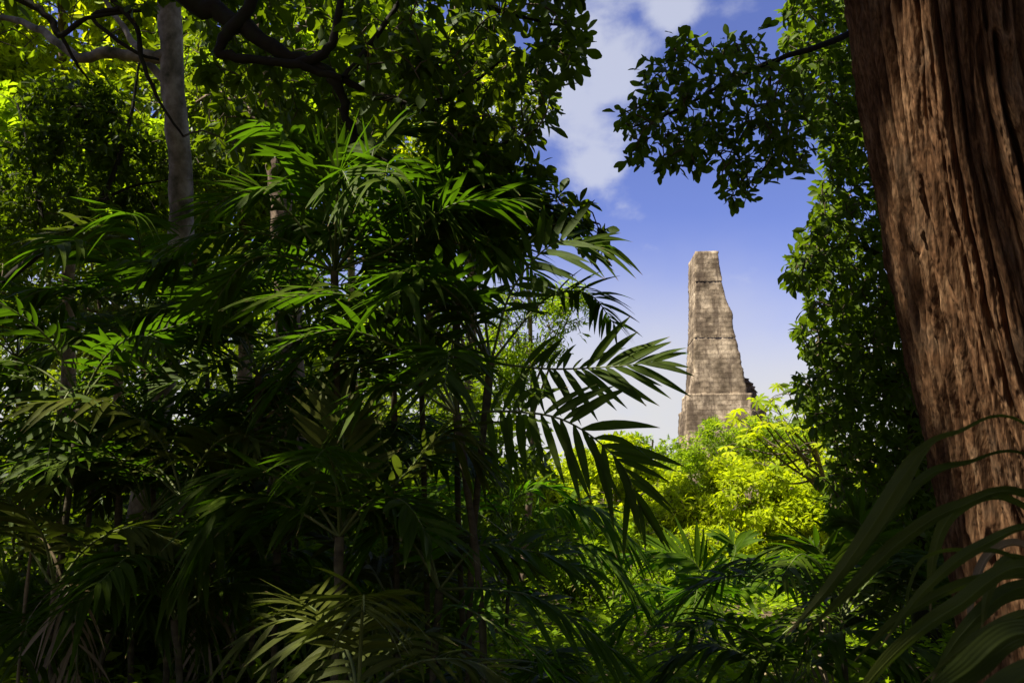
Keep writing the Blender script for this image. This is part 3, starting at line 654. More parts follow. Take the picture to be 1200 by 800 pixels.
back_tree('shaded green tree filling the gap behind the pale trunk and the brown trunk', 270, 60, 16, [(330, 110, 150, 120, 2.2), (240, 220, 120, 90, 2), (430, 60, 100, 100, 2), (150, 240, 110, 90, 2), (30, 210, 110, 110, 2)], L_BRIGHT, 102, 0.26, 1300)
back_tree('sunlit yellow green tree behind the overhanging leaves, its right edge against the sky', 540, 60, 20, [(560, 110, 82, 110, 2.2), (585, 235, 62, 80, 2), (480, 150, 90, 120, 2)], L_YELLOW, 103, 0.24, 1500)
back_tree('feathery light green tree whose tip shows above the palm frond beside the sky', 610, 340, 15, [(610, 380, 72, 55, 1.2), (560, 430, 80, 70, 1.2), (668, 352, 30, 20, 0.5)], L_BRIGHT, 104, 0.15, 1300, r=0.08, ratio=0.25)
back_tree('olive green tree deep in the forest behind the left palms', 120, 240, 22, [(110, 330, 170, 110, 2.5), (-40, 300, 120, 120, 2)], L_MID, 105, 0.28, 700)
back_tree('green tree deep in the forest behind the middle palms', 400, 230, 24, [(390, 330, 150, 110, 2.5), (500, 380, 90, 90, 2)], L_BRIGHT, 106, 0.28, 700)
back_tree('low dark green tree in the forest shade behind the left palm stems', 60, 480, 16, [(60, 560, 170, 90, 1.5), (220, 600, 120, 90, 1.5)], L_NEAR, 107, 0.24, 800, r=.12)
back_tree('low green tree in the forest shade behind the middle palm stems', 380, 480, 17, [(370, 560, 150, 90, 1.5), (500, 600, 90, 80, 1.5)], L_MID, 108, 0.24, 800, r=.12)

# ------------------------------------------------------------------ the forest all round: behind, left and right of where we stand
def surround():
    rng = np.random.default_rng(400)
    spots = [(-9.5, 3.0, 'tall forest tree left of the palms'), (-14.5, 6.5, 'tall forest tree further left of the palms'), (-5.0, -5.5, 'tall forest tree behind the viewer at left'),
             (1.5, -7.5, 'tall forest tree behind the viewer'), (7.5, -3.0, 'tall forest tree behind the viewer at right'), (9.5, 4.5, 'tall forest tree right of the big trunk'),
             (11.5, 11.0, 'tall forest tree further right behind the big trunk'), (-13.5, 15.5, 'tall forest tree at the far left of the grove')]
    C = np.vstack([lobes(rng, (0, 0, 5.2), (3.4, 3.4, 4.6), 22, .34, 1000)[0], lobes(rng, (0, 0, 10.5), (4.2, 4.2, 3.6), 18, .34, 700)[0]])
    proto = None
    for x, y, lab in spots:
        if proto is None:
            proto = tree('forest_tree', lab, 'tree', [(0, 0, -.1), (.1, .1, 5), (0, 0, 12)], .24, .1, [([(0, 0, 6), (1, .6, 7.5), (2.4, 1, 9)], .08, .03), ([(0, 0, 5), (-1, .6, 6.2), (-2.4, -1, 7)], .08, .03)],
                         C, L_NEAR, M_BARK_BROWN, 401, L=.36, per=(5, 7), tpl=TPL_LOW, twig_r=.012, jitter=.1, maxd=2.0, base=(0, 0, 0)); root = proto
        else:
            root = proto.copy(); COL.objects.link(root); root['label'] = lab
            for ch in list(proto.children):
                c = ch.copy(); COL.objects.link(c); c.parent = root
        root['group'] = 'tall forest trees around the grove'
        root.location = (x, y, ground_h(x, y)); root.rotation_euler = (0, 0, rng.uniform(0, 6.28)); root.scale = (1, 1, .68 if x < -6 else 1)
surround()
rng = np.random.default_rng(410)
buf = Buf()
for k in range(50):
    x = rng.uniform(-52, 2); y = rng.uniform(34, 52); h = (rng.uniform(11, 19) if x < -9 else rng.uniform(7, 12)) if x < -2 else rng.uniform(3, 5)
    c, a, _ = lobes(rng, (x, y, h * .5), (3.2, 2.6, h * .55), 16, .34, 330); whorls(buf, rng, c, a, (5, 7), L=.5, ratio=.45, tpl=TPL_LOW, jitter=.15)
for k in range(22):
    x = rng.uniform(22, 60); y = rng.uniform(30, 52); h = rng.uniform(5, 11)
    c, a, _ = lobes(rng, (x, y, h * .5), (3.2, 2.6, h * .55), 16, .34, 330); whorls(buf, rng, c, a, (5, 7), L=.5, ratio=.45, tpl=TPL_LOW, jitter=.15)
tag(buf.build('far_woodland', [L_MID]), 'mass of green forest closing the view behind the palms', 'woodland', kind='stuff')
buf = Buf()
for k in range(40):
    x = rng.uniform(-16, -0.5); y = rng.uniform(11, 19)
    c, a, _ = lobes(rng, (x, y, 1.5), (1.5, 1.3, rng.uniform(1.4, 2.4)), 10, .4, 170); whorls(buf, rng, c, a, (5, 7), L=.26, ratio=.4, tpl=TPL_LOW, jitter=.1)
for k in range(12):
    x = rng.uniform(5.5, 12); y = rng.uniform(9, 12)
    c, a, _ = lobes(rng, (x, y, 1.0), (1.4, 1.3, rng.uniform(.7, 1.1)), 10, .4, 170); whorls(buf, rng, c, a, (5, 7), L=.22, ratio=.4, tpl=TPL_LOW, jitter=.1)
for k in range(34):
    y = rng.uniform(6.8, 11.5); x = rng.uniform(-.62, -.10) * y
    c, a, _ = lobes(rng, (x, y, .55), (.8, .7, rng.uniform(.5, .95)), 9, .4, 90); whorls(buf, rng, c, a, (5, 7), L=.24, ratio=.28, tpl=TPL_LOW, jitter=.08)
tag(buf.build('understorey_thicket', [L_NEAR]), 'shaded thicket of dark leaves between the palm stems', 'thicket', kind='stuff')

# ------------------------------------------------------------------ the sunlit clearing
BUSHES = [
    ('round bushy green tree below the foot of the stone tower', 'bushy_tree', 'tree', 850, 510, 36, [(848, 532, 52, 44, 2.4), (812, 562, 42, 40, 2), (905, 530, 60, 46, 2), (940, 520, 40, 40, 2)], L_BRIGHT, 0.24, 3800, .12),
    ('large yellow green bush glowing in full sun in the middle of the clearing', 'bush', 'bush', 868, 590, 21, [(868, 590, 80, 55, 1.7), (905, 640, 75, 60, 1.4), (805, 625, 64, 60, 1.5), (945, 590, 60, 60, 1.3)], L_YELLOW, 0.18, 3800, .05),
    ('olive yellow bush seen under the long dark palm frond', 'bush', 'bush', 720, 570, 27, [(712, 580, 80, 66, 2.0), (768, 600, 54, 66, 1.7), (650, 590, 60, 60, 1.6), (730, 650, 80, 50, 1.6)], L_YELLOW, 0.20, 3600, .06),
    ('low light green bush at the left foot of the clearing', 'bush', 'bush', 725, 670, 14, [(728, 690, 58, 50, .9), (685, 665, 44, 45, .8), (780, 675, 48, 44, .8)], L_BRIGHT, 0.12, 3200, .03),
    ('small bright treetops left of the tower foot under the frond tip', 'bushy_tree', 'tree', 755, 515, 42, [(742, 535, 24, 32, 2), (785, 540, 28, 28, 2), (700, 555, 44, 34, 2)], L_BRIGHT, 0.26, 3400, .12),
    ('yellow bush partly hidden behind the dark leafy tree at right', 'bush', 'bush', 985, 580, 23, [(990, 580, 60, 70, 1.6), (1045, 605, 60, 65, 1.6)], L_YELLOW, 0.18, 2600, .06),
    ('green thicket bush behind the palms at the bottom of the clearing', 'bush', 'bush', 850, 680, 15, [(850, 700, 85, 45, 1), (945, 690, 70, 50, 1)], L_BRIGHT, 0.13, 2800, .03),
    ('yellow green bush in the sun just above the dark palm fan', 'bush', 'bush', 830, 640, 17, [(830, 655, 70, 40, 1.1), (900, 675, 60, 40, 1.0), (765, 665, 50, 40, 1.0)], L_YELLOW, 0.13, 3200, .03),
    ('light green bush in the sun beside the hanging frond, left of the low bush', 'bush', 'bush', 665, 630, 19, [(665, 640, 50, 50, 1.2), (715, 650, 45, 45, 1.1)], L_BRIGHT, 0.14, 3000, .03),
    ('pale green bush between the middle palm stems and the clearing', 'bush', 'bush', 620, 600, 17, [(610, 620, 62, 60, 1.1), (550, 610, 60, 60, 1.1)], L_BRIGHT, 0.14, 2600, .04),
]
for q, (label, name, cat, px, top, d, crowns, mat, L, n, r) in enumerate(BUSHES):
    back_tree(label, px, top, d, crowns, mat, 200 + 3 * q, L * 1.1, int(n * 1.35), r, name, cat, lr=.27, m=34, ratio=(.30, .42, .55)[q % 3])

# thin tree with big star-shaped leaves
def star_tree():
    rng = np.random.default_rng(55)
    d = 15.0
    root_p = gpt(1000, d)
    root = thing('star_leaved_tree', 'thin branched tree with large star shaped yellow green leaves right of the tower', 'tree', root_p)
    tr = catmull([root_p, P(985, 620, d), P(965, 560, d), P(955, 525, d)], 20)
    V, F = tube(tr, np.linspace(0.07, 0.035, 20), 8, rng, 0.04); mesh_obj('trunk', V, F, M_BARK_BROWN, root, origin=root_p)
    ends = [(885, 482), (905, 470), (915, 495), (940, 478), (925, 462), (880, 505), (900, 520), (950, 500), (868, 492), (895, 545), (960, 480), (935, 525), (980, 515), (905, 560), (950, 545), (875, 525), (925, 505), (985, 545), (965, 520), (900, 495)]
    buf = Buf()
    for k, (ex, ey) in enumerate(ends):
        e = P(ex, ey, d + rng.uniform(-.6, .6)); s = tr[rng.integers(9, 20)]
        pts = catmull([s, s * .45 + e * .55 + np.array([0, 0, -.12]), e], 8)
        V, F = tube(pts, np.linspace(0.028, 0.012, 8), 6); mesh_obj('limb', V, F, M_TWIG, root, origin=root_p)
        for u in range(4):     # each leaf: seven to nine fingers round a stalk end
            c = e + rng.normal(0, 0.22, 3) * [1, 1, .5]; V, F = tube(catmull([e, e * .5 + c * .5 + np.array([0, 0, .08]), c], 4), [.006] * 4, 4); buf.add(V, F, .5, None, 1)
            nf = 8; an = np.linspace(0, 2 * np.pi, nf, endpoint=False) + rng.uniform(0, 1)
            nn = norm(np.array([0, -0.35, 1.0]) + rng.normal(0, .35, 3)); a = norm(np.cross(nn, [0.3, 1, .1])); b_ = np.cross(nn, a)
            T = np.cos(an)[:, None] * a + np.sin(an)[:, None] * b_ - nn * 0.25
            Ls = rng.uniform(.15, .23) * rng.uniform(.85, 1.1, nf)
            add_leaves(buf, np.repeat(c[None], nf, 0), T, np.repeat(nn[None], nf, 0), Ls, Ls * .36, np.full(nf, rng.uniform(0, 1)), TPL_MID)
    buf.build('crown', [L_YELLOW, M_TWIG], root, root_p)
star_tree()

# ------------------------------------------------------------------ palms
def make_frond(parent, origin, ctrl, rng, n=20, L=0.40, ratio=0.17, s0=0.22, mat=L_PALM, droop=0.25, lift=0.15, upv=None, rib=0.010, twist=0.0, a0=68, a1=28):
    pts = catmull(ctrl, 40)
    T = norm(np.gradient(pts, axis=0))
    up = np.array([0, 0, 1.0]) if upv is None else np.asarray(upv, float)
    S = np.cross(T, up); bad = np.linalg.norm(S, axis=1) < 0.15; S[bad] = np.cross(T[bad], RGT) ; S = norm(S)
    Uu = np.cross(S, T)
    buf = Buf()
    s = np.concatenate([np.linspace(s0, 0.985, n)] * 2); side = np.concatenate([np.ones(n), -np.ones(n)])
    s = np.clip(s + rng.normal(0, 0.006, 2 * n), s0 * .9, 0.99)
    x = np.clip((s - s0) / (1 - s0), 0, 1)
    idx = s * 39; i0 = np.minimum(idx.astype(int), 38); f = (idx - i0)[:, None]
    base = pts[i0] * (1 - f) + pts[i0 + 1] * f; t = T[i0]; sd = S[i0] * side[:, None]; uu = Uu[i0]
    ang = np.radians(a0 + (a1 - a0) * x ** 1.2 + rng.normal(0, 7, 2 * n))
    lf = np.radians(rng.normal(lift * 60, 12, 2 * n))
    d0 = np.cos(ang)[:, None] * t + np.sin(ang)[:, None] * (np.cos(lf)[:, None] * sd + np.sin(lf)[:, None] * uu); d0 = norm(d0)
    Ln = L * (0.62 + 0.38 * np.sin(np.pi * np.clip(x * 0.85 + 0.12, 0, 1))) * rng.uniform(0.8, 1.1, 2 * n); Ln[x > .97] *= 0.9; Ln *= np.where(rng.uniform(0, 1, 2 * n) < .06, rng.uniform(.25, .7, 2 * n), 1)
    dr = droop * rng.uniform(0.4, 1.9, 2 * n) + (rng.uniform(0, 1, 2 * n) < .05) * .5
    R = 8; q = np.linspace(0, 1, R)
    wprof = np.sin(np.pi * q ** 0.72) ** 0.8; wprof[0] = 0.22; wprof[-1] = 0.03
    hook = rng.uniform(0, 0.10, 2 * n)
    C = base[:, None, :] + Ln[:, None, None] * (q[None, :, None] * d0[:, None, :]) + (np.array([0, 0, -1.0]) * (Ln * dr)[:, None, None] * (q ** 2)[None, :, None]) \
        + t[:, None, :] * (Ln * hook)[:, None, None] * (q ** 3)[None, :, None]
    D = norm(np.gradient(C, axis=1))
    Wv = norm(t[:, None, :] - (t[:, None, :] * D).sum(-1, keepdims=True) * D)
    Nn = norm(np.cross(D, Wv)) * side[:, None, None]
    wid = (Ln * ratio * rng.uniform(.85, 1.15, 2 * n))[:, None, None] * wprof[None, :, None] * 0.5
    fold = 0.25
    V = np.stack([C - Wv * wid + Nn * wid * fold, C, C + Wv * wid + Nn * wid * fold], 2)     # leaflet, row, column
    tf = []
    for k in range(R - 1):
        for c in (0, 1): a = k * 3 + c; tf.append((a, a + 1, a + 4, a + 3))
    tf = np.array(tf); m = R * 3
    Fq = (tf[None] + (np.arange(2 * n) * m)[:, None, None]).reshape(-1, 4)
    uv = np.zeros((R, 3, 2)); uv[:, :, 0] = [0, .5, 1]; uv[:, :, 1] = q[:, None]
    tone = rng.uniform(0.1, .9)
    var = np.clip(tone * .6 + .4 * rng.uniform(0, 1, 2 * n), 0, 1)
    buf.add(V.reshape(-1, 3), Fq, np.repeat(var, m), np.tile(uv.reshape(-1, 2), (2 * n, 1)))
    Vi, Fi = tube(pts, np.linspace(rib, rib * 0.25, 40) * 0.8, 5); buf.add(Vi, Fi, .4)
    fr = buf.build('frond', [mat], parent, origin)
    Vr, Fr = tube(pts, np.linspace(rib, rib * 0.25, 40), 6)
    mesh_obj('midrib', Vr, Fr, M_RIB, fr, origin=origin)
    return fr

def palm(label, hub, stem_px, heroes=(), nrand=6, flen=1.3, L=0.38, mat=L_PALM, seed=0, r=0.022, nleaf=20, el=(25, 65), az=None, ratio=0.14, curve=0.0, droop=0.25, group='slender understorey palms', stemz=None):
    rng = np.random.default_rng(1000 + seed); flen *= 1.14; L *= 1.12; ratio *= .9; nleaf += 2
    h = P(*hub); b0 = gpt(stem_px, hub[2]); b0[2] = float(ground_h(b0[0], b0[1]))
    root = thing('palm', label, 'palm', b0, group)
    mid = (h + b0) / 2 + np.array([curve, rng.normal(0, .05), 0])
    st = catmull([b0 - [0, 0, .08], mid, h], 24); tw = norm(st[-1] - st[-2])
    rr = np.full(24, r) * (1 + 0.10 * (np.arange(24) % 3 == 0)); rr[0] *= 1.5; rr[-4:] *= 1.25
    V, F = tube(st, rr, 9, rng, 0.02); mesh_obj('stem', V, F, M_PSTEM, root, origin=b0)
    for hf in heroes:
        ctrl = [h] + [P(*q) for q in hf['p']]
        kw = {k: v for k, v in hf.items() if k != 'p'}
        kw.setdefault('L', L); kw.setdefault('mat', mat); kw.setdefault('n', nleaf); kw.setdefault('ratio', ratio)
        make_frond(root, b0, ctrl, rng, **kw)
    a = rng.uniform(0, 2 * np.pi)
    for k in range(nrand):
        a += 2.4 + rng.normal(0, .25)
        aa = a if az is None else az[0] + (az[1] - az[0]) * ((a / 2.4) * 0.618 % 1.0)
        e = np.radians(rng.uniform(*el)); ln = flen * rng.uniform(.8, 1.15)
        dh = np.array([math.cos(aa), math.sin(aa), 0])
        p1 = h + ln * 0.35 * (dh * math.cos(e) + np.array([0, 0, math.sin(e)]))
        p2 = p1 + ln * 0.35 * (dh * math.cos(e - .55) + np.array([0, 0, math.sin(e - .55)]))
        p3 = p2 + ln * 0.33 * (dh * math.cos(e - 1.2) + np.array([0, 0, math.sin(e - 1.2)]))
        v = p3 - CAM
        if np.linalg.norm(v) < 1.6 or np.linalg.norm(p2 - CAM) < 1.6: continue
        make_frond(root, b0, [h, p1, p2, p3], rng, n=nleaf, L=L * rng.uniform(.85, 1.1), ratio=ratio, mat=mat, droop=droop * rng.uniform(.6, 1.6), lift=rng.uniform(-.1, .35))
    if seed % 7 == 5:
        aa = rng.uniform(0, 6.28); dh = np.array([math.cos(aa), math.sin(aa), 0]) * flen
        make_frond(root, b0, [h - [0, 0, .05], h + dh * .12 + [0, 0, .02], h + dh * .24 - [0, 0, .25 * flen], h + dh * .27 - [0, 0, .62 * flen]], rng, n=14, L=L * .8, ratio=.09, mat=L_DRYLEAF, droop=.8, lift=-.2)
    return root

H = lambda *p, **k: dict(p=list(p), **k)
palm('tall palm whose long dark fronds reach right across the sky toward the tower', (575, 425, 5.3), 548, [
    H((640, 432, 5.2), (710, 430, 5.15), (768, 424, 5.1), droop=.10, L=.41, n=18, s0=.2, lift=.1, upv=(0, -1, .3), a0=70, a1=12, ratio=.13),
    H((600, 340, 5.3), (650, 285, 5.3), (705, 290, 5.3), droop=.2, L=.40, n=17, upv=(0, -.9, .45), ratio=.12),
    H((520, 340, 5.3), (478, 320, 5.2), (470, 400, 5.0), droop=.1, L=.36, n=17, upv=(0, -1, .3), a0=85, a1=45),
    H((560, 330, 5.4), (520, 230, 5.5), (470, 190, 5.5), droop=.2), H((640, 350, 5.6), (690, 345, 5.8), (720, 380, 6.0), droop=.3, L=.33)], 5, 1.25, seed=1, curve=-.05, az=(2.0, 4.6))
palm('palm with a broad drooping frond hanging over the sunlit bushes', (535, 485, 5.0), 572, [
    H((600, 482, 4.9), (665, 494, 4.8), (725, 540, 4.75), (752, 598, 4.75), droop=.16, L=.46, n=19, s0=.15, lift=.1, upv=(.1, -1, .4), a0=72, a1=10, ratio=.13),
    H((470, 450, 4.9), (420, 470, 4.8), (380, 540, 4.7), droop=.3)], 5, 1.15, seed=2, mat=L_PALM, curve=.05, az=(2.0, 4.9))
palm('tall palm with a bright sunlit fan of leaflets high under the dark branches', (392, 318, 5.5), 412, [
    H((402, 240, 5.3), (385, 200, 5.2), (368, 172, 5.1), droop=.05, L=.34, n=16, upv=(.2, -1, .1), a0=62, a1=15, ratio=.12),
    H((450, 240, 5.3), (490, 250, 5.3), (520, 300, 5.3), droop=.2), H((330, 240, 5.4), (285, 225, 5.5), (235, 252, 5.6), droop=.25),
    H((430, 210, 5.4), (445, 165, 5.5), (495, 150, 5.6), droop=.2), H((460, 290, 5.1), (530, 240, 5.0), (600, 235, 5.0), droop=.2), H((330, 300, 5.2), (285, 310, 5.1), (245, 365, 5.1)),
    H((395, 235, 5.0), (400, 200, 4.8), (415, 230, 4.6), droop=.15, upv=(0, -1, .4))], 5, 1.1, L=.36, seed=3)
palm('palm with a pale upright feathered frond in the middle of the thicket', (398, 628, 4.6), 392, [
    H((400, 570, 4.6), (402, 510, 4.65), (400, 462, 4.8), droop=.08, L=.40, n=21, s0=.12, upv=(0.1, -1, .1), a0=58, a1=25, lift=.1, ratio=.095, mat=L_PALM_OLIVE),
    H((470, 560, 4.6), (520, 510, 4.6), (560, 540, 4.6), mat=L_PALM_OLIVE, droop=.2), H((330, 590, 4.6), (270, 590, 4.5), (230, 650, 4.4), droop=.3)], 4, 1.0, seed=4, mat=L_PALM)
palm('palm with a slim dark straight stem under spreading fronds left of centre', (303, 440, 6.2), 296, [
    H((250, 400, 6.2), (210, 410, 6.1), (170, 450, 6.0), droop=.15, L=.40), H((340, 390, 6.2), (390, 385, 6.1), (440, 420, 6.0), droop=.3),
    H((270, 420, 6.0), (235, 435, 5.8), (190, 452, 5.7), droop=.05, upv=(0, -.6, .8))], 7, 1.25, L=.40, seed=5)
palm('palm with wide dark fronds hanging at the left edge', (165, 385, 7.0), 190, [
    H((110, 340, 7.0), (50, 340, 6.9), (-10, 375, 6.8), droop=.25, L=.46, n=20), H((190, 340, 7.0), (150, 325, 6.9), (95, 335, 6.8), droop=.1), H((110, 390, 6.8), (60, 410, 6.6), (10, 460, 6.5), droop=.3)], 6, 1.3, L=.42, seed=6)
palm('palm with a sunlit yellow green ribbed frond low at the left edge', (95, 470, 5.6), 60, [
    H((85, 455, 5.4), (66, 490, 5.2), (52, 560, 5.0), droop=.08, L=.36, n=16, s0=.1, upv=(0, -1, .35), a0=85, a1=55, ratio=.13, mat=L_PALM), H((20, 440, 5.6), (-30, 470, 5.6), (-60, 540, 5.6))], 5, 1.1, seed=7)
palm('low palm spreading broad olive fronds across the bottom of the thicket', (420, 820, 3.6), 420, [
    H((410, 770, 3.7), (385, 735, 3.8), (340, 725, 3.9), (300, 735, 3.9), droop=.35, L=.38, n=14, s0=.1, upv=(0, -.55, .85), a0=75, a1=40, ratio=.11, mat=L_PALM_OLIVE),
    H((450, 770, 3.8), (500, 745, 3.9), (560, 790, 4.0), mat=L_PALM_OLIVE, L=.34, ratio=.11)], 3, .8, L=.34, seed=8, mat=L_PALM_OLIVE, ratio=.105)
palm('palm with layered hanging fronds at the bottom centre, beside the low bush', (515, 690, 5.2), 500, [
    H((560, 640, 5.2), (620, 645, 5.2), (690, 668, 5.2), droop=.3, L=.38, n=19, upv=(0, -.4, .9)), H((570, 690, 4.9), (640, 705, 4.9), (730, 770, 4.9), droop=.4, L=.40, n=20, upv=(0, -.3, .95)),
    H((560, 720, 4.6), (620, 760, 4.6), (680, 830, 4.6), L=.36), H((500, 640, 5.2), (470, 610, 5.1), (420, 640, 5.0))], 4, 1.0, seed=9, mat=L_PALM_LIT, az=(2.2, 4.6))
palm('palm with a light green frond of hanging leaflets in front of the olive bush', (600, 630, 9.0), 590, [
    H((640, 598, 9.0), (695, 594, 9.0), (745, 640, 9.0), droop=.5, L=.56, n=20, upv=(0, -.3, .9)), H((600, 590, 9.1), (640, 570, 9.1), (680, 600, 9.1), L=.52), H((650, 640, 8.8), (700, 645, 8.7), (750, 700, 8.6), L=.54, droop=.4)], 2, 1.5, L=.52, seed=10, az=(2.2, 4.2), mat=L_PALM_LIT)
palm('dark green palm fan rising at the bottom of the clearing', (838, 735, 9.5), 838, [
    H((830, 690, 9.5), (810, 655, 9.5), (775, 645, 9.5), droop=.1, L=.62, n=20, upv=(0, -.7, .7)), H((870, 690, 9.5), (915, 672, 9.5), (965, 705, 9.5), droop=.25), H((800, 725, 9.2), (750, 715, 9.1), (705, 760, 9.0)),
    H((850, 680, 9.6), (862, 645, 9.7), (856, 632, 9.8), L=.5)], 4, 1.6, L=.60, seed=11, mat=L_PALM_LIT, r=.03)
palm('palm with feathery fronds left of the foot of the big trunk', (985, 725, 5.8), 990, [
    H((980, 680, 5.8), (955, 640, 5.8), (915, 640, 5.8), droop=.15), H((1020, 680, 5.8), (1060, 660, 5.8), (1100, 690, 5.8)), H((960, 720, 5.6), (920, 740, 5.5), (880, 790, 5.4)), H((1000, 660, 6), (1010, 620, 6), (1000, 605, 6), upv=(0, -1, .1))], 5, 1.1, L=.36, ratio=.13, seed=12)
FILL = [
    ('palm among the dark stems at lower left, second from the left edge', (70, 610, 6.6), 20, 6, 1.2, 13),
    ('palm with drooping fronds between the pale trunk foot and the left edge', (140, 580, 6.3), 120, 7, 1.25, 14),
    ('palm with a thin dark stem just right of the pale trunk foot', (175, 600, 5.9), 160, 6, 1.1, 15),
    ('palm with arching dark fronds in the shade below the pale trunk', (215, 585, 5.6), 195, 6, 1.1, 16),
    ('palm rising behind the dark straight palm stem left of centre', (330, 520, 7.4), 335, 7, 1.3, 17),
    ('palm in deep shade at the bottom left corner', (40, 770, 5.4), 40, 5, 1.0, 18),
    ('low palm in deep shade right of the pale trunk foot', (270, 690, 6.4), 272, 6, 1.1, 19),
    ('palm whose dark fronds cover the lower part of the pale trunk', (235, 350, 7.8), 250, 7, 1.35, 20),
    ('palm behind the sunlit fan, just below the brown trunk', (345, 370, 8.2), 350, 7, 1.35, 21),
    ('palm with dark fronds between the sunlit fan and the bright tree', (490, 310, 6.4), 505, 7, 1.25, 22),
    ('palm deep in the thicket behind the pale upright frond', (450, 540, 6.4), 455, 7, 1.2, 23),
    ('low palm with tangled fronds below the pale upright frond', (465, 720, 5.6), 460, 6, 1.0, 24),
    ('low palm at the bottom centre, left of the clearing', (610, 830, 5.4), 610, 5, .8, 25),
    ('low palm at the bottom between the dark green fan and the big trunk', (920, 810, 5.4), 920, 5, .9, 27),
    ('palm in the shade at the foot of the big trunk behind the strap leaves', (1060, 760, 6.4), 1065, 6, 1.0, 28),
    ('tall palm right of the sunlit fan, under the crooked branch', (460, 290, 5.8), 470, 7, 1.05, 31),
    ('tall slim palm behind the long dark fronds, before the bright tree', (535, 318, 6.0), 550, 7, 1.0, 33),
    ('low palm in the lower left corner, left of the bent dry cane', (65, 690, 4.9), 60, 6, .95, 40),
    ('low palm in the dark between the pale trunk foot and the olive frond', (205, 725, 5.1), 205, 6, .95, 41),
    ('palm in the dark thicket above the low olive frond', (325, 645, 5.5), 325, 7, 1.0, 42),
    ('palm deep in the dark thicket, left of the pale upright frond', (250, 545, 6.8), 250, 7, 1.15, 43),
    ('palm deep in the dark thicket behind the bent dry cane', (110, 555, 7.4), 105, 7, 1.2, 45),
    ('palm at the left edge above the sunlit ribbed frond', (20, 420, 8.0), 20, 7, 1.3, 29),
    ('low palm at the bottom left, right of the drooping dry cane', (130, 740, 6.0), 130, 6, 1.0, 30),
]
for label, hub, spx, nr, fl, sd in FILL:
    palm(label, hub, spx, (), nr, fl, .38, L_PALM if sd % 4 else L_PALM_OLIVE, sd, curve=.04 * ((sd % 3) - 1))

# drooping dry cane at lower left
cz = thing('dry_cane', 'pale bent dry cane drooping to the ground at lower left', 'dry cane', gpt(30, 5.0))
pts = catmull([gpt(22, 5.0), P(30, 700, 5.0), P(42, 630, 5.0), P(62, 650, 4.95), P(78, 700, 4.9), P(88, 760, 4.9), P(93, 830, 4.9)], 40)
rg = np.random.default_rng(3); V, F = tube(pts, np.linspace(0.011, 0.006, 40) * (1 + .25 * (np.arange(40) % 7 == 0)), 7, rg, .05); mesh_obj('stem', V, F, M_DRY, cz, origin=gpt(30, 5.0))

# ------------------------------------------------------------------ strap-leaved plant close to the camera
def blade(parent, origin, ctrl, wpx, rng, mat=L_STRAP, roll=(1.2, .3), fold=0.3, n=60, prof=(.35, .55, .8, 1, .7)):
    pts = catmull(ctrl, n); T = norm(np.gradient(pts, axis=0))
    view = norm(pts - CAM)
    S = norm(np.cross(T, view)); Nn = np.cross(S, T)
    q = np.linspace(0, 1, n)
    ro = np.interp(q, [0, .45, .62, 1], [roll[0], roll[0], roll[1], roll[1]])[:, None] + .12 * np.sin(q * 9 + rng.uniform(0, 6))[:, None]
    S2 = S * np.cos(ro) + Nn * np.sin(ro); N2 = np.cross(S2, T)
    w = np.interp(q, [0, .3, .5, .68, .85, 1], list(prof) + [.02]) * wpx * 0.5
    w = np.convolve(np.pad(w, 3, mode='edge'), np.ones(7) / 7, 'valid'); w[-1] *= .15
    cols = np.array([-1, -.75, -.5, -.25, -.06, 0, .06, .25, .5, .75, 1]); V = []
    ph = rng.uniform(0, 6)
    for c in cols: V.append(pts + S2 * (w * c * (1 + .03 * np.sin(q * 40 + c * 5 + ph)))[:, None] + N2 * (w * fold * abs(c) ** .8 + w * .07 * np.sin(q * 24 + c * 4 + ph) * abs(c) - w * .05 * (abs(c) < .03))[:, None])
    V = np.stack(V, 1); k = len(cols)
    a, b_ = np.meshgrid(np.arange(n - 1), np.arange(k - 1), indexing='ij')
    F = np.stack([a * k + b_, a * k + b_ + 1, (a + 1) * k + b_ + 1, (a + 1) * k + b_], -1).reshape(-1, 4)
    uv = np.zeros((n, k, 2)); uv[:, :, 0] = (cols + 1) / 2; uv[:, :, 1] = q[:, None]
    return mesh_obj('leaf', V.reshape(-1, 3), F, [mat], parent, np.full(n * k, rng.uniform(.1, .9)), uv.reshape(-1, 2), origin=origin)
rng = np.random.default_rng(9)
sp0 = gpt(1420, 1.9, 1500); sp0[2] = float(ground_h(sp0[0], sp0[1]))
strap = thing('strap_leaved_plant', 'out of focus plant with long arching strap leaves crossing the lower right corner', 'plant', sp0)
crownp = P(1400, 1000, 1.75)
V, F = tube(catmull([sp0 - [0, 0, .05], crownp], 10), np.linspace(.05, .04, 10), 9, rng, .05); mesh_obj('stem', V, F, M_PSTEM, strap, origin=sp0)
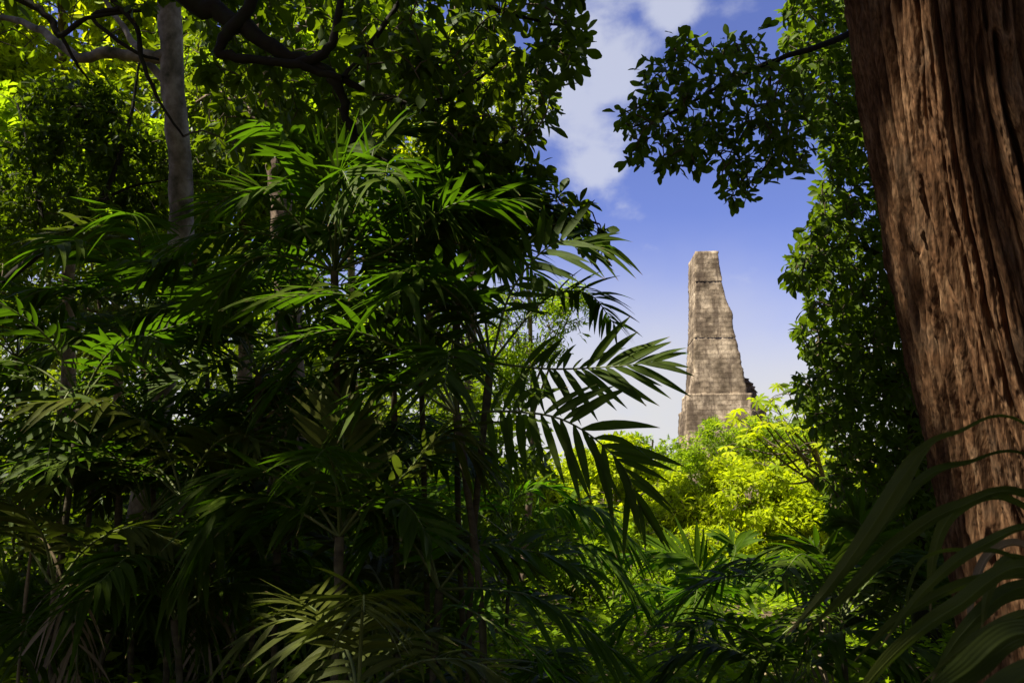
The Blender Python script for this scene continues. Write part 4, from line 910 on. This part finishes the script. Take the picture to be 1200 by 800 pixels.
for ctrl, w, roll in [
    ([(1330, 640, 1.6), (1200, 497, 1.5), (1120, 509, 1.45), (1085, 526, 1.42), (1058, 560, 1.41), (1020, 620, 1.4), (970, 690, 1.38), (918, 748, 1.36)], 0.066, (1.15, .2)),
    ([(1320, 660, 1.55), (1210, 538, 1.5), (1130, 544, 1.46), (1085, 560, 1.44), (1050, 600, 1.42), (1000, 665, 1.4)], 0.050, (1.2, .9)),
    ([(1330, 720, 1.55), (1210, 585, 1.45), (1120, 596, 1.4), (1050, 640, 1.38), (1000, 690, 1.36), (940, 745, 1.35)], 0.072, (.7, .9)),
    ([(1330, 800, 1.5), (1215, 668, 1.4), (1120, 712, 1.35), (1050, 765, 1.3), (985, 838, 1.28)], 0.080, (.6, .8)),
    ([(1330, 860, 1.4), (1215, 745, 1.25), (1130, 790, 1.2), (1050, 850, 1.15)], 0.105, (.3, .5)),
    ([(1330, 900, 1.3), (1240, 790, 1.15), (1150, 830, 1.1), (1080, 900, 1.1)], 0.090, (.2, .4)),
    ([(1310, 760, 1.7), (1200, 660, 1.65), (1130, 645, 1.62), (1085, 655, 1.6), (1066, 690, 1.58), (1064, 720, 1.57)], 0.040, (.9, 1.1)),
    ([(1320, 780, 1.75), (1230, 680, 1.7), (1185, 655, 1.68), (1160, 690, 1.66), (1150, 740, 1.65)], 0.05, (.8, .4)),
    ([(1330, 700, 1.5), (1230, 620, 1.42), (1150, 640, 1.38), (1085, 690, 1.36), (1030, 760, 1.34)], 0.045, (.9, .5)),
    ([(1330, 780, 1.6), (1230, 720, 1.5), (1150, 745, 1.45), (1080, 800, 1.42)], 0.05, (.9, .6))]:
    blade(strap, sp0, [crownp] + [P(*c) for c in ctrl], w * .5, rng, roll=roll)
for ctrl, w, roll, mt in [
    ([(1340, 820, 1.8), (1240, 640, 1.8), (1180, 585, 1.78), (1120, 600, 1.75), (1095, 650, 1.74), (1090, 720, 1.73)], .034, (.9, .6), L_STRAP),
    ([(1340, 840, 1.85), (1250, 690, 1.85), (1200, 640, 1.83), (1160, 650, 1.82), (1140, 700, 1.81), (1136, 760, 1.8)], .034, (.7, 1.0), L_DRYLEAF),
    ([(1340, 860, 1.9), (1260, 740, 1.9), (1210, 700, 1.88), (1160, 715, 1.86), (1120, 780, 1.85)], .036, (.6, .9), L_STRAP),
    ([(1340, 820, 1.7), (1260, 700, 1.7), (1190, 690, 1.68), (1130, 740, 1.66), (1090, 800, 1.65)], .036, (.9, .4), L_STRAP),
    ([(1330, 800, 1.6), (1240, 690, 1.58), (1150, 680, 1.55), (1060, 720, 1.52), (1000, 775, 1.5)], .030, (1.0, .7), L_STRAP)]:
    blade(strap, sp0, [crownp] + [P(*c) for c in ctrl], w, rng, mat=mt, roll=roll)

# ------------------------------------------------------------------ undergrowth and litter on the forest floor
rng = np.random.default_rng(12)
n = 13000
y = 3.5 + 36 * rng.uniform(0, 1, n) ** 1.7; x = rng.uniform(-0.75, 0.72, n) * y + rng.normal(0, .5, n)
k_ = (x > -0.4) | (rng.uniform(0, 1, n) < .45); x, y = x[k_], y[k_]; n = len(x)
C = np.stack([x, y, ground_h(x, y) + rng.uniform(0.04, 0.5, n) * np.where(x > -0.5, .55, .8)], 1)
buf = Buf(); whorls(buf, rng, C, np.tile([0, 0, 1.0], (n, 1)), (5, 7), L=0.16, ratio=.5, tpl=TPL_LOW, jitter=.08)
tag(buf.build('ground_cover', [L_BRIGHT]), 'low green leafy ground cover over the forest floor', 'ground cover', kind='stuff')
n = 6000
y = rng.uniform(1.5, 25, n); x = rng.uniform(-0.75, 0.75, n) * y
C = np.stack([x, y, ground_h(x, y) + rng.uniform(.01, .04, n)], 1)
buf = Buf(); add_leaves(buf, C, rng.normal(0, 1, (n, 3)) * [1, 1, .15], np.tile([0, 0, 1.0], (n, 1)) + rng.normal(0, .3, (n, 3)), rng.uniform(.08, .2, n), rng.uniform(.04, .09, n), rng.uniform(0, 1, n), TPL_LOW)
tag(buf.build('leaf_litter', [L_DRYLEAF]), 'brown fallen leaves scattered on the soil', 'leaf litter', kind='stuff')
